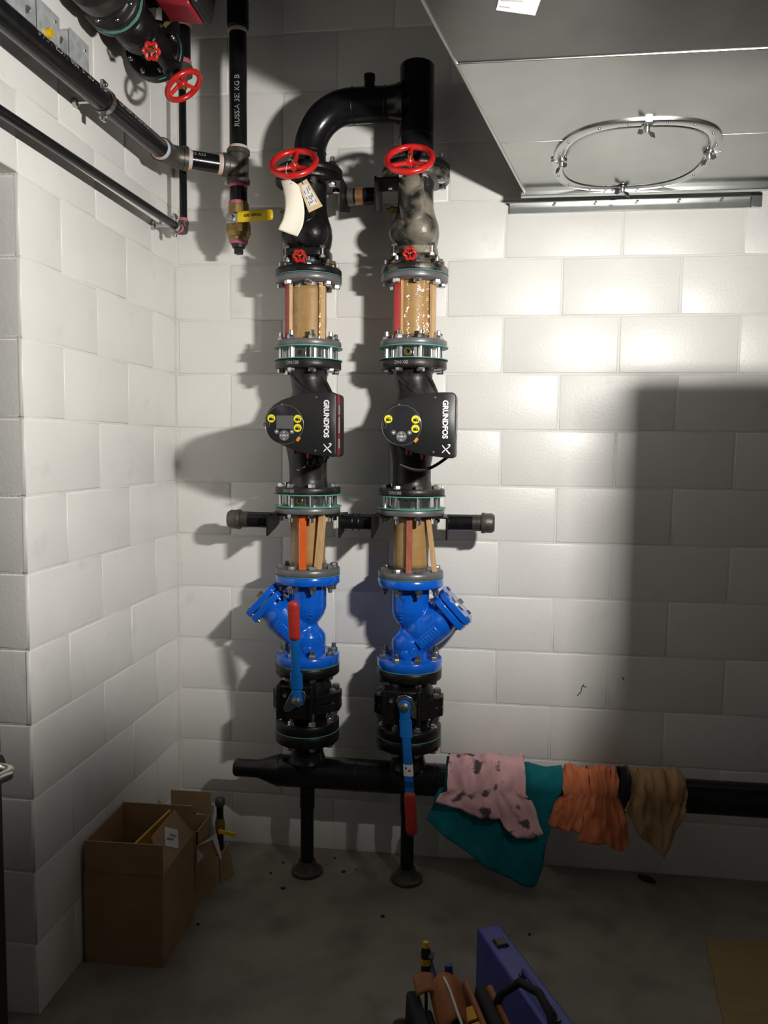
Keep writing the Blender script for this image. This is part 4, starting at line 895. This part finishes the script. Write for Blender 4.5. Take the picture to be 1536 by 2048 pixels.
# ------------------------------------------------------------------ rags over the header
def rag(name, label, mt, X0, X1, Xb0, Xb1, hem, zback, off, seed, amp=.006, fold=3, puff=.016, nu=44, nv=54, flare=.03):
    r = .057+off
    def lerp_hem(u):
        for (u0, z0), (u1, z1) in zip(hem[:-1], hem[1:]):
            if u0 <= u <= u1: return z0+(z1-z0)*(u-u0)/max(1e-6, u1-u0)
        return hem[-1][1]
    def fn(u, v):
        zh = lerp_hem(u); Lb = .38-zback; La = PI*r; Lf = .38-zh; T = Lb+La+Lf; s = v*T
        nz = noise.noise((u*5+seed, v*4, seed*3.1)); nz2 = noise.noise((u*13+seed, v*9, seed))
        xs = 0
        if s < Lb: y, z, dwn = YC+r, zback+s, 0; oy, oz = 1, 0
        elif s < Lb+La:
            a = (s-Lb)/r; y, z = YC+r*math.cos(a), .38+r*math.sin(a); oy, oz = math.cos(a), math.sin(a); dwn = 0
        else:
            d = s-Lb-La; dwn = d; y, z = YC-r-flare*d*.6, .38-d; oy, oz = -1, .0
        k = min(1, dwn/.12)
        nz3 = noise.noise((u*3+v*6+seed, u*9-v*3, seed*2)); bump_ = amp*(nz*1.3+nz2*.8+nz3*1.0)+puff*max(0,oz)*(.55+.6*noise.noise((u*6, seed, 2.2)))+k*.012*(.5+.5*math.sin(u*fold*2*PI+seed+3*v))
        bump_ = max(bump_, -off*.75)
        xt = X0+(X1-X0)*u; xb = Xb0+(Xb1-Xb0)*u; q = min(1, max(0,(.42-z)/max(.05,.42-zh))) if dwn > 0 else 0
        x = xt+(xb-xt)*q+.006*nz2+.004*noise.noise((v*7, seed, u*2))
        return (x, y+oy*bump_, max(z+oz*bump_+.004*nz*(1 if dwn > 0 else 0), .006))
    o = part(name, MB().grid(fn, nu, nv), mt, None, ang=180, solid=.0016)
    return tag(o, label, 'rag', 'rags drying on the header pipe')
rag('cotton_rag', 'large teal cotton rag hanging almost to the floor under the pink one', 'tealrag', 1.06, 1.462, 1.0, 1.395, [(0,.262),(.15,.215),(.55,.105),(.85,.055),(.97,.05),(1,.10)], .28, .006, 1.3, puff=.022, amp=.006)
rag('cotton_rag', 'pink cotton rag with dark grease stains, draped over the teal one', 'pinkrag', 1.072, 1.335, 1.03, 1.402, [(0,.345),(.2,.325),(.42,.297),(.60,.300),(.64,.268),(.76,.232),(.88,.246),(1,.262)], .30, .036, 5.2, amp=.011, puff=.010, fold=2, flare=.10)
rag('cotton_rag', 'orange cotton rag hanging next to the teal rag', 'orangerag', 1.462, 1.552, 1.410, 1.528, [(0,.276),(.4,.262),(1,.258)], .30, .008, 8.8, amp=.010, fold=2.5, puff=.016, nu=30)
rag('cotton_rag', 'orange cotton rag with a ragged corner, next to the tan rag', 'orangerag', 1.552, 1.650, 1.518, 1.690, [(0,.225),(.5,.222),(.62,.225),(.66,.21),(.88,.200),(1,.235)], .29, .010, 12.1, amp=.012, fold=2.5, puff=.018, nu=34)
rag('cotton_rag', 'tan cotton rag at the right end of the row', 'tanrag', 1.682, 1.870, 1.668, 1.862, [(0,.345),(.3,.255),(.55,.215),(.68,.185),(.80,.24),(1,.345)], .30, .008, 3.3, amp=.010, fold=1.5, puff=.034)
part_b = rag('cotton_rag', 'black rag scrap between the orange and tan rags', 'bagblack', 1.655, 1.690, 1.650, 1.685, [(0,.34),(1,.33)], .33, .006, 7.7, puff=.034, nu=10)

# ------------------------------------------------------------------ blue case, tool bag, plywood, floor litter
t = thing('tool_case', (1.30,-.9,0), 'long narrow blue metal tool case standing on the floor, handle on top', 'case')
dv = V((.165,-.37,0)).normalized(); sv = V((-dv.y,dv.x,0)); o = V((1.181,-.735,0))
def cs(a, b2, z): return o+dv*a+sv*b2+V((0,0,z))
part('body', MB().prism([cs(a,b2,.0) for a, b2 in ((0,0),(.62,0),(.62,.073),(0,.073))], [cs(a,b2,.185) for a, b2 in ((0,0),(.62,0),(.62,.073),(0,.073))]), 'caseblue', t, bev=.005)
part('latch', MB().prism([cs(a,b2,.185) for a, b2 in ((.065,.018),(.105,.018),(.105,.055),(.065,.055))], [cs(a,b2,.193) for a, b2 in ((.07,.022),(.10,.022),(.10,.050),(.07,.050))]), 'doorpaint', t, bev=.001)
part('latch', MB().prism([cs(a,b2,.185) for a, b2 in ((.505,.018),(.545,.018),(.545,.055),(.505,.055))], [cs(a,b2,.193) for a, b2 in ((.51,.022),(.54,.022),(.54,.050),(.51,.050))]), 'doorpaint', t, bev=.001)
part('carry_handle', MB().tube([cs(.225,.037,.186),cs(.228,.034,.200),cs(.245,.03,.206),cs(.31,.03,.208),cs(.375,.03,.206),cs(.392,.034,.200),cs(.395,.037,.186)], .006, 10), 'caseblue', t)
for a in (.225,.395): part('handle_mount', MB().lathe(cs(a,.037,.185), (0,0,1), [(0,.014),(.005,.013)], 14), 'doorpaint', t)

t = thing('tool_bag', (1.13,-1.2,0), 'open tool bag in black, orange and yellow full of hand tools, at the bottom edge', 'tool bag')
bo = V((1.135,-1.235,0)); bd = V((.30,-.95,0)).normalized(); bs = V((-bd.y,bd.x,0))    # long axis, side axis
def bg(a, b2, z): return bo+bd*a+bs*b2+V((0,0,z))
def slabq(a0, a1, b0, b1, z0, z1, mt, nme, tilt=0, bev=.004): return part(nme, MB().prism([bg(a,b2,z0) for a, b2 in ((a0,b0),(a1,b0),(a1,b1),(a0,b1))], [bg(a,b2+tilt,z1) for a, b2 in ((a0,b0),(a1,b0),(a1,b1),(a0,b1))]), mt, t, bev=bev)
slabq(-.10,.26,-.10,.10,.0,.20,'bagblack','bag_body', bev=.02)
slabq(-.085,.24,-.125,-.10,.04,.235,'leather','side_pouch', .008, .008)
slabq(-.07,.22,-.012,.012,.20,.315,'bagblack','centre_divider', 0, .008)
slabq(-.08,.24,-.100,-.070,.10,.300,'bagblack','pouch_panel', .006, .008)
slabq(-.06,.24,.052,.078,.18,.312,'bagblack','pouch_panel', .014, .008)
slabq(-.055,.10,-.150,-.118,.10,.255,'bagblack','end_pocket', .02, .01)
slabq(-.10,.20,.035,.050,.20,.300,'leather','pouch_panel', .012, .006)
slabq(-.09,.25,.085,.100,.18,.285,'leather','pouch_panel', .02, .006)
slabq(-.03,.20,-.055,-.035,.20,.285,'bagblack','pouch_panel', -.01, .006)
for a, z, w_ in ((.0,.262,.040),(.05,.262,.026),(.105,.262,.05)): part('yellow_panel', MB().prism([bg(a,.018,z+.03),bg(a+w_,.018,z+.03),bg(a+w_,.043,z+.036),bg(a,.043,z+.036)], [bg(a,.018,z+.036),bg(a+w_,.018,z+.036),bg(a+w_,.043,z+.042),bg(a,.043,z+.042)]), 'bagyellow', t, bev=.001)
part('leather_flap', MB().grid(lambda u, v: bg(-.06+.12*v, -.045+.075*u, .318+.028*math.sin(u*PI)-.05*v*abs(u-.45)-.02*v), 10, 8), 'leather', t, solid=.004)
part('leather_flap', MB().grid(lambda u, v: bg(-.085+.05*v, -.078+.05*u, .325-.012*v+.01*math.sin(u*3)), 6, 6), 'leather', t, solid=.004)
part('handle_strap', MB().tube([bg(-.02,.095,.25),bg(-.03,.12,.30),bg(-.015,.16,.335),bg(.04,.185,.345),bg(.10,.19,.335),bg(.14,.18,.30),bg(.15,.15,.23)], .010, 10), 'bagblack', t)
part('handle_strap', MB().tube([bg(.0,-.12,.22),bg(-.01,-.15,.25),bg(.03,-.18,.24),bg(.09,-.19,.18),bg(.13,-.185,.10)], .008, 10), 'bagblack', t)
part('zip_cord', MB().tube([bg(-.045,-.012,.345),bg(.0,-.010,.347),bg(.06,-.008,.335),bg(.16,-.004,.322)], .0028, 8), 'label', t)
part('yellow_loop', MB().grid(lambda u, v: bg(.02+.09*u, .115+.035*v*u, .25+.02*v), 6, 4), 'bagyellow', t, solid=.003)
for nm, p, q, r_, mt, lab in (('screwdriver',(-.105,-.038,.21),(-.125,-.036,.355),.011,'black','screwdriver with black and yellow handle poking from the tool bag'),('pliers',(-.06,-.008,.22),(-.095,-.010,.355),.013,'toolblue','pair of pliers with blue black grips poking from the tool bag')):
    k = thing(nm, bg(*p), lab, 'hand tool')
    if nm == 'screwdriver':
        part('handle', MB().lathe(bg(*p), bg(*q)-bg(*p), [(0,.004),(.07,.004),(.07,.010),(.09,.012),(.15,.012),(.165,.008)], 14), 'black', k)
        part('handle_stripe', MB().lathe(bg(*p), bg(*q)-bg(*p), [(.12,.0125),(.135,.0125)], 14), 'bagyellow', k)
        part('handle_cap', MB().lathe(bg(*p), bg(*q)-bg(*p), [(.160,.0095),(.172,.007)], 14), 'bagyellow', k)
    else:
        for s in (-1,1): part('grip', MB().tube([bg(p[0],p[1],p[2]), bg(p[0]-.01,p[1]+s*.014,p[2]+.07), bg(q[0]-.01+.03*s,q[1]+s*.018,q[2]-.03), bg(q[0]+.05*s*.4,q[1]+s*.016,q[2])], [.006,.010,.011,.009], 10), 'toolblue', k)
t = part('plywood_sheet', MB().prism([V(p) for p in ((1.905,-.401,.001),(2.42,-.385,.001),(2.40,-.95,.001),(1.835,-.93,.001))], [V(p) for p in ((1.905,-.401,.012),(2.42,-.385,.012),(2.40,-.95,.012),(1.835,-.93,.012))]), 'ply', smooth=False)
tag(t, 'offcut of thin plywood lying on the floor at the right edge', 'plywood')
t = part('rubber_scrap', MB().tube([(1.765,-.040,.008),(1.78,-.055,.010),(1.80,-.062,.008),(1.815,-.075,.007)], [.006,.012,.012,.006], 8), 'black')
tag(t, 'dark rubber scrap on the floor by the back wall under the tan rag', 'debris')
def chip(x, y, r, seed, mt, lab):
    random.seed(seed); n = 6; P = [(x+r*random.uniform(.5,1.1)*math.cos(2*PI*k/n), y+r*random.uniform(.5,1.1)*math.sin(2*PI*k/n)) for k in range(n)]
    o = part('floor_chip', MB().prism([V((a,b2,.0005)) for a, b2 in P], [V((a*.9+x*.1,b2*.9+y*.1,.005)) for a, b2 in P]), mt, smooth=False); tag(o, lab, 'debris', 'chips of debris on the floor')
CH = ['small black chip on the floor, left of the left pipe stand, nearer the wall','small black chip on the floor, left of the left pipe stand, nearer the cardboard box','small orange chip on the floor near the left pipe stand','dull brown chip on the floor between the two pipe stands','small bright metal chip on the floor between the two pipe stands','larger dull brown chip on the floor in front of the left pipe stand','small black chip on the open floor in front of the right pipe stand','small black chip on the floor right of the tall cardboard box','small black chip on the floor in front of the teal rag','small black chip at the wall just right of the left pipe stand']
for k, (x, y, r, mt) in enumerate(((.455,-.13,.007,'black'),(.43,-.21,.006,'black'),(.62,-.12,.008,'orangewood'),(.69,-.16,.010,'rawpipe'),(.735,-.14,.008,'dbolt'),(.50,-.30,.010,'rawpipe'),(.87,-.42,.008,'black'),(.28,-.55,.006,'black'),(1.35,-.45,.006,'black'),(.64,-.07,.006,'black'))):
    chip(x, y, r, k+3, mt, CH[k])

# ------------------------------------------------------------------ out of frame: the work light, and a deck and panel added to block it
t = thing('light_blocker_deck', (2.0,-2.0,0), 'added grey deck on slim legs, out of frame at right, blocking downward light from the work light', 'light blocker')  # added out of view to cut the lamp's downward light
part('deck', MB().box((2.0,-2.0,1.877), (.66,.56,.022)), 'blocker', t, bev=.003)
for x in (1.70,2.30):
    for y in (-1.75,-2.25): part('leg', MB().box((x,y,.933), (.028,.028,1.866)), 'galv2', t, bev=.002)
for y in (-1.75,-2.25): part('rung', MB().box((2.0,y,.6), (.572,.02,.02)).box((2.0,y,1.2), (.572,.02,.02)), 'galv2', t, bev=.002)

t = thing('light_blocker_panel', (2.2,-1.28,0), 'added grey panel on posts, out of frame at right, shadowing the lower right of the back wall', 'electrical panel')  # added out of view to cast the shadow at lower right
part('blocker_slab', MB().box((2.19,-1.28,1.4315), (.74,.12,1.063)), 'blocker', t, bev=.004)
part('blocker_face', MB().box((2.19,-1.347,1.42), (.70,.012,1.0)), 'blocker', t, bev=.002)
for x in (1.90,2.48): part('post', MB().box((x,-1.20,.965), (.04,.04,1.93)), 'galv', t, bev=.001)
t = thing('work_light', (1.93,-1.93,1.888), 'small portable LED work light on top of the added deck', 'work light')
ldir = V((-.76,.65,-.04)).normalized()
rz = math.atan2(ldir.x, ldir.y)
R3 = Matrix.Rotation(-rz, 3, 'Z')
part('housing', MB().box(LIGHT-ldir*.035, (.13,.05,.09), R3), 'bagyellow', t, bev=.006)
part('lens', MB().box(LIGHT-ldir*.009, (.11,.004,.07), R3), 'lens', t)
part('stand', MB().tube([LIGHT-ldir*.035+V((0,0,-.14)), LIGHT-ldir*.035+V((0,0,-.04))], .008, 10).box(LIGHT-ldir*.035+V((0,0,-.146)), (.14,.10,.010), R3), 'black', t)
ld = bpy.data.lights.new('work_light_beam', 'AREA'); ld.shape = 'RECTANGLE'; ld.size = .13; ld.size_y = .055; ld.energy = LIGHT_W; ld.color = (1,.972,.918)
lo = bpy.data.objects.new('work_light_beam', ld); C.objects.link(lo)
lo.matrix_world = Matrix.Translation(LIGHT) @ ldir.to_track_quat('-Z', 'Y').to_matrix().to_4x4()
lo.parent = t; lo.matrix_parent_inverse = WM[t.name].inverted()
